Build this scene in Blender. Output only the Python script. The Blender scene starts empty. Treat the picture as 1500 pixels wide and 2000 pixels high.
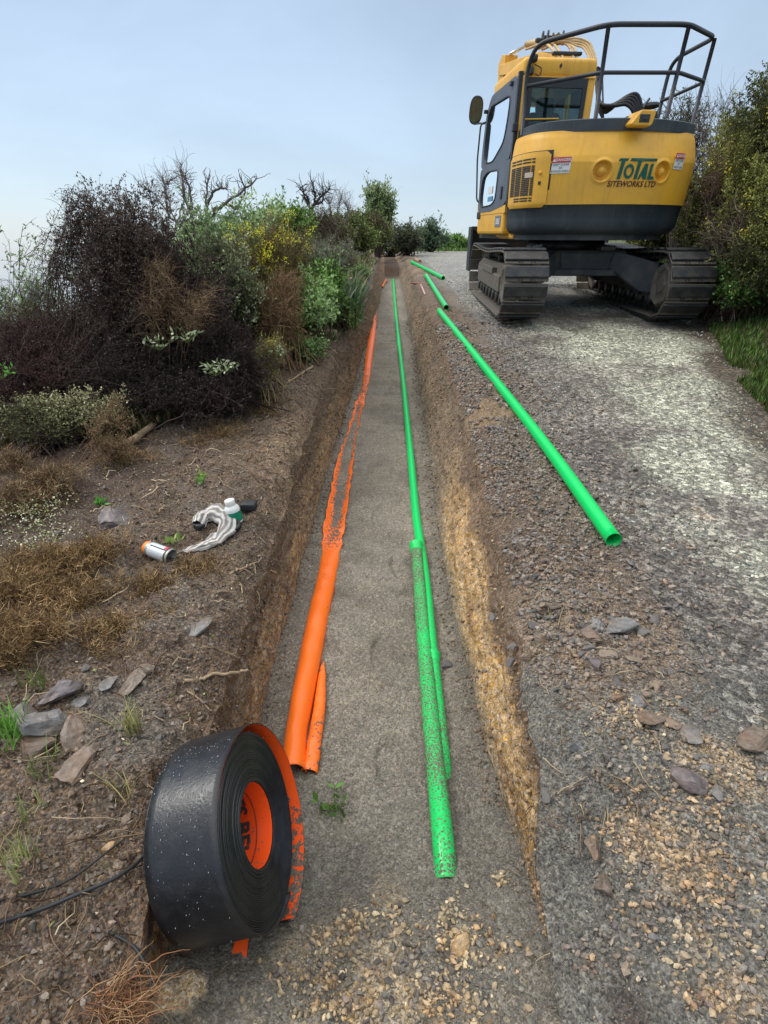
import bpy, bmesh, math, random
import numpy as np
from mathutils import Matrix, Vector
rng = np.random.default_rng(7); random.seed(7)
S = bpy.context.scene
COL = S.collection
PI = math.pi
R = math.radians
# ------------------------------------------------------------------ camera
CAMZ = 1.5; PITCH = R(27.0); FPX = 1000.0
cam = bpy.data.cameras.new('camera'); camo = bpy.data.objects.new('camera', cam); COL.objects.link(camo)
cam.sensor_fit = 'VERTICAL'; cam.sensor_height = 36; cam.sensor_width = 27; cam.lens = 18
cam.clip_start = .05; cam.clip_end = 3000
camo.location = (0, 0, CAMZ); camo.rotation_euler = (PI/2-PITCH, 0, 0)
S.camera = camo
# ------------------------------------------------------------------ world: overcast sky
W = bpy.data.worlds.new('World'); S.world = W; W.use_nodes = True
nt = W.node_tree; nt.nodes.clear()
SUN_EL, SUN_AZ = R(48), R(-72)
def N(nt, t, **k):
    n = nt.nodes.new(t)
    for a, b in k.items():
        if a == 'i':
            for q, v in b.items(): n.inputs[q].default_value = v
        else: setattr(n, a, b)
    return n
L = nt.links.new
out = N(nt, 'ShaderNodeOutputWorld'); add = N(nt, 'ShaderNodeAddShader')
sky = N(nt, 'ShaderNodeTexSky', sky_type='NISHITA', sun_disc=False, sun_elevation=SUN_EL, sun_rotation=SUN_AZ, dust_density=.8, air_density=1.0)
bg1 = N(nt, 'ShaderNodeBackground', i={'Strength': .04}); L(sky.outputs[0], bg1.inputs[0])
tc = N(nt, 'ShaderNodeTexCoord'); sx = N(nt, 'ShaderNodeSeparateXYZ'); L(tc.outputs['Generated'], sx.inputs[0])
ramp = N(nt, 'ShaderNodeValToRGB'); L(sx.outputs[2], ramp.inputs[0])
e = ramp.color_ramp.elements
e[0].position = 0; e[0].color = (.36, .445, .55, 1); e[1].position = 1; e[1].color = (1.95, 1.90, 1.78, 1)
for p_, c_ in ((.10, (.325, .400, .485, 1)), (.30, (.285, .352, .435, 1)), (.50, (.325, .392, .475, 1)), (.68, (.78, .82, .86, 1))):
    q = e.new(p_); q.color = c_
mp = N(nt, 'ShaderNodeMapping', i={'Scale': (1.2, 1.2, 2.6)}); L(tc.outputs['Generated'], mp.inputs[0])
nz = N(nt, 'ShaderNodeTexNoise', i={'Scale': 1.5, 'Detail': 6, 'Roughness': .55, 'Distortion': .4}); L(mp.outputs[0], nz.inputs[0])
mr = N(nt, 'ShaderNodeMapRange', i={1: .3, 2: .7, 3: .82, 4: 1.18}); L(nz.outputs[0], mr.inputs[0])
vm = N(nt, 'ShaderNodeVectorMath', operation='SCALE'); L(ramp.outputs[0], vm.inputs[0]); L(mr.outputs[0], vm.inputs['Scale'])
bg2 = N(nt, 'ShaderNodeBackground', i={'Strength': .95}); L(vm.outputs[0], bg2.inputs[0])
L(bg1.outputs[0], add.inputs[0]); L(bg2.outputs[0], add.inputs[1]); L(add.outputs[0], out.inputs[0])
sun = bpy.data.lights.new('sun', 'SUN'); suno = bpy.data.objects.new('sun', sun); COL.objects.link(suno)
sun.energy = 1.5; sun.angle = R(16); sun.color = (1, .96, .9)
sd = Vector((math.cos(SUN_EL)*math.sin(SUN_AZ), math.cos(SUN_EL)*math.cos(SUN_AZ), math.sin(SUN_EL)))
suno.rotation_euler = sd.to_track_quat('Z', 'Y').to_euler()
S.view_settings.view_transform = 'Standard'; S.view_settings.look = 'None'
S.view_settings.exposure = 0.38; S.view_settings.gamma = 1
S.render.engine = 'CYCLES'
# ------------------------------------------------------------------ helpers
def ray(u, v):
    s = (1000-v)/FPX
    return np.array([(u-750)/FPX, math.cos(PITCH)+s*math.sin(PITCH), -math.sin(PITCH)+s*math.cos(PITCH)])
def at(u, v, y):
    d = ray(u, v); P = d*(y/d[1]); P[2] += CAMZ; return P
def ss(a, b, x):
    t = np.clip((np.asarray(x, float)-a)/(b-a), 0, 1); return t*t*(3-2*t)
def hsh(i, j, k):
    n = (i.astype(np.int64)*374761393 + j.astype(np.int64)*668265263 + k.astype(np.int64)*2147483647) & 0xffffffff
    n = ((n ^ (n >> 13))*1274126177) & 0xffffffff
    n = ((n ^ (n >> 16))*2246822519) & 0xffffffff
    return ((n ^ (n >> 15)) & 0xffffff)/float(0xffffff)
def vn(x, y, z=0.0):
    x, y, z = np.broadcast_arrays(np.asarray(x, float), np.asarray(y, float), np.asarray(z, float))
    i, j, k = np.floor(x), np.floor(y), np.floor(z)
    a, b, c = x-i, y-j, z-k
    a = a*a*(3-2*a); b = b*b*(3-2*b); c = c*c*(3-2*c)
    r = 0
    for di, wa in ((0, 1-a), (1, a)):
        for dj, wb in ((0, 1-b), (1, b)):
            for dk, wc in ((0, 1-c), (1, c)):
                r = r + wa*wb*wc*hsh(i+di, j+dj, k+dk)
    return r*2-1
def fbm(x, y, z=0.0, sc=1.0, oc=4, rough=.5):
    r, a, t = 0, 1., 0
    for o in range(oc):
        f = sc*2.03**o
        r = r + a*vn(x*f+13.7*o, y*f+7.3*o, z*f+3.1*o); t += a; a *= rough
    return r/t
def norm(v): return v/np.maximum(np.linalg.norm(v, axis=-1, keepdims=True), 1e-9)
class Acc:
    """collects vertices, faces and colours of ONE mesh"""
    def __init__(s): s.V = []; s.F = []; s.C = []; s.n = 0
    def add(s, V, F, c=(1, 1, 1), M=None):
        V = np.asarray(V, float).reshape(-1, 3)
        if M is not None:
            M = np.array(M); V = V@M[:3, :3].T+M[:3, 3]
        if isinstance(F, np.ndarray) and F.ndim == 2: s.F.append(F+s.n)
        else:
            by = {}
            for f in F: by.setdefault(len(f), []).append(f)
            for k in by: s.F.append(np.array(by[k])+s.n)
        c = np.asarray(c, float)
        if c.ndim == 1: c = np.tile(c, (len(V), 1))
        s.V.append(V); s.C.append(c); s.n += len(V); return s
    def build(s, name, mat, parent=None, smooth=True, loc=None):
        V = np.concatenate(s.V); C = np.concatenate(s.C)
        if loc is not None: V = V-np.asarray(loc)
        me = bpy.data.meshes.new(name)
        me.vertices.add(len(V)); me.vertices.foreach_set('co', V.astype(np.float32).ravel())
        li = np.concatenate([f.ravel() for f in s.F]); ln = np.concatenate([np.full(len(f), f.shape[1]) for f in s.F])
        st = np.concatenate([[0], np.cumsum(ln)[:-1]])
        me.loops.add(len(li)); me.loops.foreach_set('vertex_index', li.astype(np.int32))
        me.polygons.add(len(ln)); me.polygons.foreach_set('loop_start', st.astype(np.int32)); me.polygons.foreach_set('loop_total', ln.astype(np.int32))
        me.polygons.foreach_set('use_smooth', np.full(len(ln), smooth))
        a = me.color_attributes.new('Col', 'FLOAT_COLOR', 'POINT')
        a.data.foreach_set('color', np.c_[C[:, :3], np.ones(len(C)) if C.shape[1] < 4 else C[:, 3]].astype(np.float32).ravel())
        me.update(calc_edges=True); me.validate()
        if isinstance(mat, (list, tuple)):
            for m in mat: me.materials.append(m)
        else: me.materials.append(mat)
        if smooth == 'auto': pass
        o = bpy.data.objects.new(name, me); COL.objects.link(o)
        if loc is not None: o.location = loc
        if parent is not None: o.parent = parent; 
        return o
def tag(o, label=None, cat=None, group=None, kind=None):
    if label: o['label'] = label
    if cat: o['category'] = cat
    if group: o['group'] = group
    if kind: o['kind'] = kind
    return o
def empty(name, loc, label, cat, group=None):
    o = bpy.data.objects.new(name, None); COL.objects.link(o); o.location = loc; o.empty_display_size = .1
    return tag(o, label, cat, group)
def bm_arrays(bm):
    bm.verts.ensure_lookup_table(); bm.verts.index_update()
    V = np.array([v.co[:] for v in bm.verts]); F = [[v.index for v in f.verts] for f in bm.faces]; bm.free(); return V, F
def rbox(sz, c=(0, 0, 0), bev=.01, seg=2, rot=None):
    bm = bmesh.new(); bmesh.ops.create_cube(bm, size=1)
    bmesh.ops.scale(bm, vec=sz, verts=bm.verts)
    if bev > 0: bmesh.ops.bevel(bm, geom=bm.edges[:], offset=bev, segments=seg, affect='EDGES', profile=.5)
    V, F = bm_arrays(bm)
    if rot is not None: V = V@np.array(rot)[:3, :3].T
    return V+np.array(c), F
def prism(pts, ax, a, b, bev=0.0):
    """extrude a 2-D outline; ax = 'x' : pts are (y,z)   'y' : (x,z)   'z' : (x,y)"""
    bm = bmesh.new()
    def P(p, t): return {'x': (t, p[0], p[1]), 'y': (p[0], t, p[1]), 'z': (p[0], p[1], t)}[ax]
    A = [bm.verts.new(P(p, a)) for p in pts]; B = [bm.verts.new(P(p, b)) for p in pts]
    bm.faces.new(A); bm.faces.new(B[::-1]); n = len(pts)
    for i in range(n): bm.faces.new((A[i], B[i], B[(i+1) % n], A[(i+1) % n])[::-1])
    bmesh.ops.recalc_face_normals(bm, faces=bm.faces)
    if bev > 0: bmesh.ops.bevel(bm, geom=bm.edges[:], offset=bev, segments=2, affect='EDGES', profile=.5)
    return bm_arrays(bm)
def tubes(P, rad, sides=3, col=None, acc=None, cap=False):
    """P (N,n,3) paths, rad (N,n) radii"""
    P = np.asarray(P, float); N_, n = P.shape[:2]; rad = np.broadcast_to(rad, (N_, n))
    T = np.gradient(P, axis=1); T = norm(T)
    ref = np.where(np.abs(T[..., 2:3]) > .9, np.array([1., 0, 0]), np.array([0, 0, 1.]))
    if n > 2 and sides > 5:   # parallel transport for visible hoses
        for q in range(N_):
            r0 = np.array([0, 0, 1.]) if abs(T[q, 0, 2]) < .9 else np.array([1., 0, 0])
            for k in range(n):
                r0 = r0-T[q, k]*np.dot(r0, T[q, k]); r0 /= max(np.linalg.norm(r0), 1e-9); 
                ref[q, k] = r0
    A = norm(np.cross(T, ref)); B = np.cross(A, T)
    an = np.arange(sides)*2*PI/sides
    V = P[:, :, None]+rad[:, :, None, None]*(A[:, :, None]*np.cos(an)[:, None]+B[:, :, None]*np.sin(an)[:, None])
    idx = np.arange(N_*n*sides).reshape(N_, n, sides)
    a = idx[:, :-1]; b = idx[:, 1:]
    F = np.stack([a, b, np.roll(b, -1, 2), np.roll(a, -1, 2)], -1).reshape(-1, 4)
    if col is None: c = np.ones((N_*n*sides, 3))
    else:
        col = np.asarray(col, float)
        c = np.broadcast_to(col if col.ndim == 1 else (col[:, None, None, :] if col.ndim == 2 else col[:, :, None, :]), (N_, n, sides, 3)).reshape(-1, 3)
    if acc is None: acc = Acc()
    acc.add(V.reshape(-1, 3), F, c)
    if cap:
        for q in range(N_):
            b0 = acc.n-N_*n*sides
            acc.F.append(np.array([list(b0+idx[q, 0])[::-1], list(b0+idx[q, -1])]))
    return acc
def smooth_path(pts, n=24):
    """Catmull-Rom through points"""
    p = np.array(pts, float); p = np.vstack([2*p[0]-p[1], p, 2*p[-1]-p[-2]]); out = []
    m = len(p)-3
    for t in np.linspace(0, m-1e-6, n):
        i = int(t); f = t-i; a, b, c, d = p[i:i+4]
        out.append(.5*((2*b)+(-a+c)*f+(2*a-5*b+4*c-d)*f*f+(-a+3*b-3*c+d)*f**3))
    return np.array(out)
def bent(pts, r=.1, k=5):
    """poly-line with rounded corners"""
    p = [np.array(q, float) for q in pts]; out = [p[0]]
    for i in range(1, len(p)-1):
        a, b, c = p[i-1], p[i], p[i+1]
        ra = min(r, .45*np.linalg.norm(a-b)); rc = min(r, .45*np.linalg.norm(c-b))
        A = b+(a-b)/np.linalg.norm(a-b)*ra; Cc = b+(c-b)/np.linalg.norm(c-b)*rc
        for t in np.linspace(0, 1, k): out.append((1-t)**2*A+2*t*(1-t)*b+t*t*Cc)
    out.append(p[-1]); return np.array(out)
def lathe(prof, seg=32):
    """prof (r,z) around z"""
    pr = np.array(prof, float); n = len(pr); an = np.arange(seg)*2*PI/seg
    V = np.stack([pr[:, None, 0]*np.cos(an), pr[:, None, 0]*np.sin(an), np.broadcast_to(pr[:, None, 1], (n, seg))], -1).reshape(-1, 3)
    i = np.arange(n*seg).reshape(n, seg); a = i[:-1]; b = i[1:]
    F = np.stack([a, np.roll(a, -1, 1), np.roll(b, -1, 1), b], -1).reshape(-1, 4)
    return V, F
def frame(o, z, xh=None):
    z = norm(np.array(z, float)); xh = np.array([1., 0, 0]) if xh is None else np.array(xh, float)
    x = norm(xh-z*np.dot(xh, z)); y = np.cross(z, x)
    M = np.eye(4); M[:3, 0] = x; M[:3, 1] = y; M[:3, 2] = z; M[:3, 3] = o; return M
# ------------------------------------------------------------------ materials
def newmat(name):
    m = bpy.data.materials.new(name); m.use_nodes = True; t = m.node_tree; t.nodes.clear()
    o = N(t, 'ShaderNodeOutputMaterial'); b = N(t, 'ShaderNodeBsdfPrincipled'); t.links.new(b.outputs[0], o.inputs[0])
    return m, t, b
def mat(name, c, rough=.5, metal=0, dirt=None, dscale=6, damt=.5, bump=0, bscale=40, spec=.5, coat=0, var=.12):
    m, t, b = newmat(name); l = t.links.new
    tcn = N(t, 'ShaderNodeTexCoord')
    n1 = N(t, 'ShaderNodeTexNoise', i={'Scale': dscale, 'Detail': 7, 'Roughness': .62}); l(tcn.outputs['Object'], n1.inputs[0])
    mx = N(t, 'ShaderNodeMix', data_type='RGBA'); mx.inputs[6].default_value = (*c, 1)
    dc = dirt if dirt else tuple(q*(1-var*2) for q in c)
    mx.inputs[7].default_value = (*dc, 1)
    r = N(t, 'ShaderNodeMapRange', i={1: .42, 2: .72, 3: 0, 4: damt}); l(n1.outputs[0], r.inputs[0]); l(r.outputs[0], mx.inputs[0])
    l(mx.outputs[2], b.inputs['Base Color'])
    b.inputs['Metallic'].default_value = metal; b.inputs['Specular IOR Level'].default_value = spec
    rr = N(t, 'ShaderNodeMapRange', i={1: .3, 2: .8, 3: rough, 4: min(1, rough+.25)}); l(n1.outputs[0], rr.inputs[0]); l(rr.outputs[0], b.inputs['Roughness'])
    if coat: b.inputs['Coat Weight'].default_value = coat; b.inputs['Coat Roughness'].default_value = .2
    if bump:
        n2 = N(t, 'ShaderNodeTexNoise', i={'Scale': bscale, 'Detail': 5}); l(tcn.outputs['Object'], n2.inputs[0])
        bp = N(t, 'ShaderNodeBump', i={'Strength': bump, 'Distance': .01}); l(n2.outputs[0], bp.inputs['Height']); l(bp.outputs[0], b.inputs['Normal'])
    return m
def leafmat(name, rough=.5, trans=.25, spec=.3):
    m, t, b = newmat(name); l = t.links.new
    a = N(t, 'ShaderNodeVertexColor', layer_name='Col')
    l(a.outputs[0], b.inputs['Base Color']); b.inputs['Roughness'].default_value = rough; b.inputs['Specular IOR Level'].default_value = spec
    if trans:
        tr = N(t, 'ShaderNodeBsdfTranslucent'); l(a.outputs[0], tr.inputs[0]); mx = N(t, 'ShaderNodeMixShader', i={0: trans})
        l(b.outputs[0], mx.inputs[1]); l(tr.outputs[0], mx.inputs[2]); l(mx.outputs[0], [n for n in t.nodes if n.type == 'OUTPUT_MATERIAL'][0].inputs[0])
    return m
LEAF = leafmat('leaf_colours'); BARK = leafmat('bark_colours', .8, 0, .15)
PETAL = leafmat('petal_colours', .6, .3, .2); STONE = None
def stonemat(name, wet=.45):
    m, t, b = newmat(name); l = t.links.new
    a = N(t, 'ShaderNodeVertexColor', layer_name='Col'); tcn = N(t, 'ShaderNodeTexCoord')
    oi = N(t, 'ShaderNodeObjectInfo')
    va = N(t, 'ShaderNodeVectorMath', operation='ADD'); l(tcn.outputs['Object'], va.inputs[0]); l(oi.outputs['Location'], va.inputs[1])
    n = N(t, 'ShaderNodeTexNoise', i={'Scale': 45, 'Detail': 8, 'Roughness': .7}); l(va.outputs[0], n.inputs[0])
    r = N(t, 'ShaderNodeMapRange', i={1: .3, 2: .7, 3: .55, 4: 1.4}); l(n.outputs[0], r.inputs[0])
    n2 = N(t, 'ShaderNodeTexNoise', i={'Scale': 9, 'Detail': 4}); l(va.outputs[0], n2.inputs[0])
    r2 = N(t, 'ShaderNodeMapRange', i={1: .45, 2: .65, 3: 0, 4: .6}); l(n2.outputs[0], r2.inputs[0])
    v = N(t, 'ShaderNodeVectorMath', operation='SCALE'); l(a.outputs[0], v.inputs[0]); l(r.outputs[0], v.inputs['Scale'])
    mx = N(t, 'ShaderNodeMix', data_type='RGBA', blend_type='MULTIPLY'); l(r2.outputs[0], mx.inputs[0]); l(v.outputs[0], mx.inputs[6]); mx.inputs[7].default_value = (1.0, .72, .48, 1)
    l(mx.outputs[2], b.inputs['Base Color'])
    b.inputs['Roughness'].default_value = wet; b.inputs['Specular IOR Level'].default_value = .5
    bp = N(t, 'ShaderNodeBump', i={'Strength': .6, 'Distance': .006}); l(n.outputs[0], bp.inputs['Height']); l(bp.outputs[0], b.inputs['Normal'])
    return m
STONE = stonemat('wet_stone')
def groundmat(name, s1, s2, amt, bump, rough, cells=(.45, 1.75), fine=.35):
    """vertex colour broken up by two sizes of grit"""
    m, t, b = newmat(name); l = t.links.new
    a = N(t, 'ShaderNodeVertexColor', layer_name='Col'); tcn = N(t, 'ShaderNodeTexCoord')
    w = N(t, 'ShaderNodeTexNoise', i={'Scale': s2*.8, 'Detail': 3}); l(tcn.outputs['Object'], w.inputs[0])
    wv = N(t, 'ShaderNodeVectorMath', operation='MULTIPLY_ADD'); l(w.outputs['Color'], wv.inputs[0]); wv.inputs[1].default_value = (.6/s2,)*3; l(tcn.outputs['Object'], wv.inputs[2])
    v1 = N(t, 'ShaderNodeTexVoronoi', i={'Scale': s1}); v2 = N(t, 'ShaderNodeTexVoronoi', i={'Scale': s2})
    l(wv.outputs[0], v1.inputs[0]); l(wv.outputs[0], v2.inputs[0])
    n1 = N(t, 'ShaderNodeTexNoise', i={'Scale': s1*.25, 'Detail': 8, 'Roughness': .7}); l(tcn.outputs['Object'], n1.inputs[0])
    n3 = N(t, 'ShaderNodeTexNoise', i={'Scale': 1.7, 'Detail': 6, 'Roughness': .6}); l(tcn.outputs['Object'], n3.inputs[0])
    s = N(t, 'ShaderNodeSeparateColor'); l(v1.outputs['Color'], s.inputs[0]); s2n = N(t, 'ShaderNodeSeparateColor'); l(v2.outputs['Color'], s2n.inputs[0])
    r1 = N(t, 'ShaderNodeMapRange', i={3: 1-amt, 4: 1+amt*1.3}); l(s.outputs[0], r1.inputs[0])
    pw = N(t, 'ShaderNodeMath', operation='POWER', i={1: 2.2}); l(s2n.outputs[0], pw.inputs[0])
    r2 = N(t, 'ShaderNodeMapRange', i={3: cells[0]+.25, 4: cells[1]}); l(pw.outputs[0], r2.inputs[0])
    r3 = N(t, 'ShaderNodeMapRange', i={1: .3, 2: .7, 3: 1-fine, 4: 1+fine}); l(n1.outputs[0], r3.inputs[0])
    m1 = N(t, 'ShaderNodeMath', operation='MULTIPLY'); l(r1.outputs[0], m1.inputs[0]); l(r2.outputs[0], m1.inputs[1])
    m2 = N(t, 'ShaderNodeMath', operation='MULTIPLY'); l(m1.outputs[0], m2.inputs[0]); l(r3.outputs[0], m2.inputs[1])
    r4 = N(t, 'ShaderNodeMapRange', i={1: .3, 2: .7, 3: .8, 4: 1.2}); l(n3.outputs[0], r4.inputs[0])
    m3 = N(t, 'ShaderNodeMath', operation='MULTIPLY'); l(m2.outputs[0], m3.inputs[0]); l(r4.outputs[0], m3.inputs[1])
    sc = N(t, 'ShaderNodeVectorMath', operation='SCALE'); l(a.outputs[0], sc.inputs[0]); l(m3.outputs[0], sc.inputs['Scale'])
    hs = N(t, 'ShaderNodeHueSaturation'); l(sc.outputs[0], hs.inputs['Color'])
    r5 = N(t, 'ShaderNodeMapRange', i={3: .55, 4: 1.35}); l(s.outputs[1], r5.inputs[0]); l(r5.outputs[0], hs.inputs['Saturation'])
    l(hs.outputs[0], b.inputs['Base Color'])
    rr = N(t, 'ShaderNodeMapRange', i={1: .35, 2: .65, 3: rough-.17, 4: min(1, rough+.2)}); l(n3.outputs[0], rr.inputs[0]); l(rr.outputs[0], b.inputs['Roughness'])
    b.inputs['Specular IOR Level'].default_value = .35
    h1 = N(t, 'ShaderNodeMath', operation='MULTIPLY', i={1: -.5/s1}); l(v1.outputs['Distance'], h1.inputs[0])
    h2 = N(t, 'ShaderNodeMath', operation='MULTIPLY', i={1: -.45/s2}); l(v2.outputs['Distance'], h2.inputs[0])
    h3 = N(t, 'ShaderNodeMath', operation='MULTIPLY', i={1: .012}); l(n1.outputs[0], h3.inputs[0])
    ha = N(t, 'ShaderNodeMath', operation='ADD'); l(h1.outputs[0], ha.inputs[0]); l(h2.outputs[0], ha.inputs[1])
    hb = N(t, 'ShaderNodeMath', operation='ADD'); l(ha.outputs[0], hb.inputs[0]); l(h3.outputs[0], hb.inputs[1])
    bp = N(t, 'ShaderNodeBump', i={'Strength': bump, 'Distance': 1.0}); l(hb.outputs[0], bp.inputs['Height']); l(bp.outputs[0], b.inputs['Normal'])
    return m
SOIL = groundmat('crumbly_soil', 170, 90, .55, .9, .72, cells=(.5, 1.5), fine=.2)
SAND = groundmat('bedding_sand', 190, 80, .42, .9, .72, cells=(.6, 1.35), fine=.15)
CLAY = groundmat('cut_clay', 110, 24, .3, 1.0, .85, cells=(.65, 1.3), fine=.4)
ROADM = groundmat('road_gravel', 120, 34, .6, .9, .52, cells=(.35, 2.2), fine=.25)
def dirtymat(name, c, dc, rough=.3, ns=120, coat=.3, base=.0):
    """plastic with sand lying on it; vertex alpha-like mask in Col.r"""
    m, t, b = newmat(name); l = t.links.new
    a = N(t, 'ShaderNodeVertexColor', layer_name='Col'); s = N(t, 'ShaderNodeSeparateColor'); l(a.outputs[0], s.inputs[0])
    tcn = N(t, 'ShaderNodeTexCoord')
    n = N(t, 'ShaderNodeTexNoise', i={'Scale': ns, 'Detail': 6, 'Roughness': .68}); l(tcn.outputs['Object'], n.inputs[0])
    n2 = N(t, 'ShaderNodeTexNoise', i={'Scale': 3.0, 'Detail': 2}); l(tcn.outputs['Object'], n2.inputs[0])
    ad = N(t, 'ShaderNodeMath', operation='MULTIPLY_ADD', i={1: .75, 2: .0}); l(s.outputs[0], ad.inputs[0])
    q = N(t, 'ShaderNodeMath', operation='ADD'); l(n.outputs[0], q.inputs[0]); l(ad.outputs[0], q.inputs[1])
    q2 = N(t, 'ShaderNodeMath', operation='MULTIPLY_ADD', i={1: .25}); l(n2.outputs[0], q2.inputs[0]); l(q.outputs[0], q2.inputs[2])
    r = N(t, 'ShaderNodeMapRange', i={1: .80-base, 2: .83-base}); l(q2.outputs[0], r.inputs[0])
    vo = N(t, 'ShaderNodeTexVoronoi', i={'Scale': 220}); l(tcn.outputs['Object'], vo.inputs[0])
    vs = N(t, 'ShaderNodeSeparateColor'); l(vo.outputs['Color'], vs.inputs[0])
    vr = N(t, 'ShaderNodeMapRange', i={3: .5, 4: 1.5}); l(vs.outputs[0], vr.inputs[0])
    dcn = N(t, 'ShaderNodeVectorMath', operation='SCALE'); dcn.inputs[0].default_value = dc; l(vr.outputs[0], dcn.inputs['Scale'])
    mx = N(t, 'ShaderNodeMix', data_type='RGBA'); mx.inputs[6].default_value = (*c, 1); l(dcn.outputs[0], mx.inputs[7]); l(r.outputs[0], mx.inputs[0])
    l(mx.outputs[2], b.inputs['Base Color'])
    rr = N(t, 'ShaderNodeMapRange', i={3: rough, 4: .85}); l(r.outputs[0], rr.inputs[0]); l(rr.outputs[0], b.inputs['Roughness'])
    bp = N(t, 'ShaderNodeBump', i={'Strength': .5, 'Distance': .004}); l(r.outputs[0], bp.inputs['Height']); l(bp.outputs[0], b.inputs['Normal'])
    return m
SANDC = (.13, .11, .085)
GREEN = dirtymat('green_pvc', (.0, .56, .115), SANDC, .3)
ORANGE = dirtymat('orange_plastic', (.95, .165, .010), SANDC, .35, ns=45)
ORANGE_IN = dirtymat('orange_film', (.92, .10, .012), SANDC, .4, ns=45)
BLACKP = mat('black_plastic', (.012, .013, .016), .27, dirt=(.03, .03, .032), damt=.5, dscale=25, bump=.12, bscale=120)
YEL = mat('yellow_paint', (.80, .42, .035), .38, dirt=(.62, .33, .06), dscale=2.2, damt=.75, bump=.03, bscale=6)
def streaks(m, c, amt=.45):
    t = m.node_tree; l = t.links.new; b = [n for n in t.nodes if n.type == 'BSDF_PRINCIPLED'][0]; src = b.inputs['Base Color'].links[0].from_socket
    g = N(t, 'ShaderNodeTexCoord'); mp_ = N(t, 'ShaderNodeMapping', i={'Scale': (9, 9, .9)}); l(g.outputs['Object'], mp_.inputs[0])
    n_ = N(t, 'ShaderNodeTexNoise', i={'Scale': 1.6, 'Detail': 7, 'Roughness': .7}); l(mp_.outputs[0], n_.inputs[0])
    n2_ = N(t, 'ShaderNodeTexNoise', i={'Scale': 38, 'Detail': 6, 'Roughness': .75}); l(g.outputs['Object'], n2_.inputs[0])
    r_ = N(t, 'ShaderNodeMapRange', i={1: .52, 2: .78, 3: 0, 4: amt}); l(n_.outputs[0], r_.inputs[0])
    r2_ = N(t, 'ShaderNodeMapRange', i={1: .66, 2: .70, 3: 0, 4: amt}); l(n2_.outputs[0], r2_.inputs[0])
    mx_ = N(t, 'ShaderNodeMath', operation='MAXIMUM'); l(r_.outputs[0], mx_.inputs[0]); l(r2_.outputs[0], mx_.inputs[1])
    q_ = N(t, 'ShaderNodeMix', data_type='RGBA'); l(src, q_.inputs[6]); q_.inputs[7].default_value = (*c, 1); l(mx_.outputs[0], q_.inputs[0]); l(q_.outputs[2], b.inputs['Base Color'])
streaks(YEL, (.34, .20, .06), .5)
BLK = mat('black_paint', (.022, .026, .032), .42, dirt=(.06, .065, .07), dscale=3, damt=.4)
NAVY = mat('dark_slate_paint', (.028, .040, .052), .42, dirt=(.07, .075, .075), dscale=3.5, damt=.5)
streaks(NAVY, (.12, .11, .10), .5)
GREYD = mat('door_grey', (.075, .09, .12), .4, dirt=(.11, .12, .14), dscale=3, damt=.4)
STEEL = mat('muddy_steel', (.028, .030, .033), .3, metal=.25, dirt=(.12, .10, .08), dscale=11, damt=.5, bump=.4, bscale=60)
MUD = mat('dried_mud_steel', (.14, .122, .10), .75, dirt=(.07, .06, .05), dscale=12, damt=.8, bump=.5, bscale=50)
UNDER = mat('undercarriage_paint', (.025, .032, .042), .45, dirt=(.16, .14, .115), dscale=4, damt=.6)
TANP = mat('tan_pipe_paint', (.60, .42, .20), .45, dirt=(.35, .22, .09), dscale=9, damt=.6)
RUB = mat('black_rubber', (.015, .016, .018), .5, dirt=(.05, .048, .045), dscale=12, damt=.5)
SEAT = mat('seat_fabric', (.02, .024, .03), .8)
WHITE = mat('white_label', (.75, .76, .75), .5, dirt=(.5, .5, .48), damt=.4)
REDL = mat('red_label', (.60, .03, .03), .5); INK = mat('black_ink', (.02, .02, .02), .6)
TEAL = mat('green_lettering', (.0, .10, .075), .45); BRN = mat('brown_lettering', (.07, .02, .012), .5)
WOOD = mat('weathered_wood', (.36, .26, .16), .8, dirt=(.15, .10, .06), dscale=30, damt=.8)
PINKW = mat('faded_pink_wood', (.58, .40, .36), .75, dirt=(.35, .2, .15), dscale=30, damt=.7)
def glassmat(name, tint, refl=.28):
    m, t, b = newmat(name); t.nodes.remove(b); l = t.links.new; o = t.nodes[0]
    tr = N(t, 'ShaderNodeBsdfTransparent'); tr.inputs[0].default_value = (*tint, 1)
    g = N(t, 'ShaderNodeBsdfGlossy', i={'Roughness': .04}); g.inputs[0].default_value = (.9, .95, 1, 1)
    f = N(t, 'ShaderNodeLayerWeight', i={0: refl}); mx = N(t, 'ShaderNodeMixShader')
    l(f.outputs['Fresnel'], mx.inputs[0]); l(tr.outputs[0], mx.inputs[1]); l(g.outputs[0], mx.inputs[2]); l(mx.outputs[0], o.inputs[0]); return m
GLASS = glassmat('tinted_glass', (.76, .94, .93)); CLEAR = glassmat('clear_glass', (.95, .98, .98), .15); GLASS2 = glassmat('door_glass', (.36, .46, .50), .42)
MIRROR = mat('mirror_glass', (.22, .20, .19), .05, metal=1, damt=.1)
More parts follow.
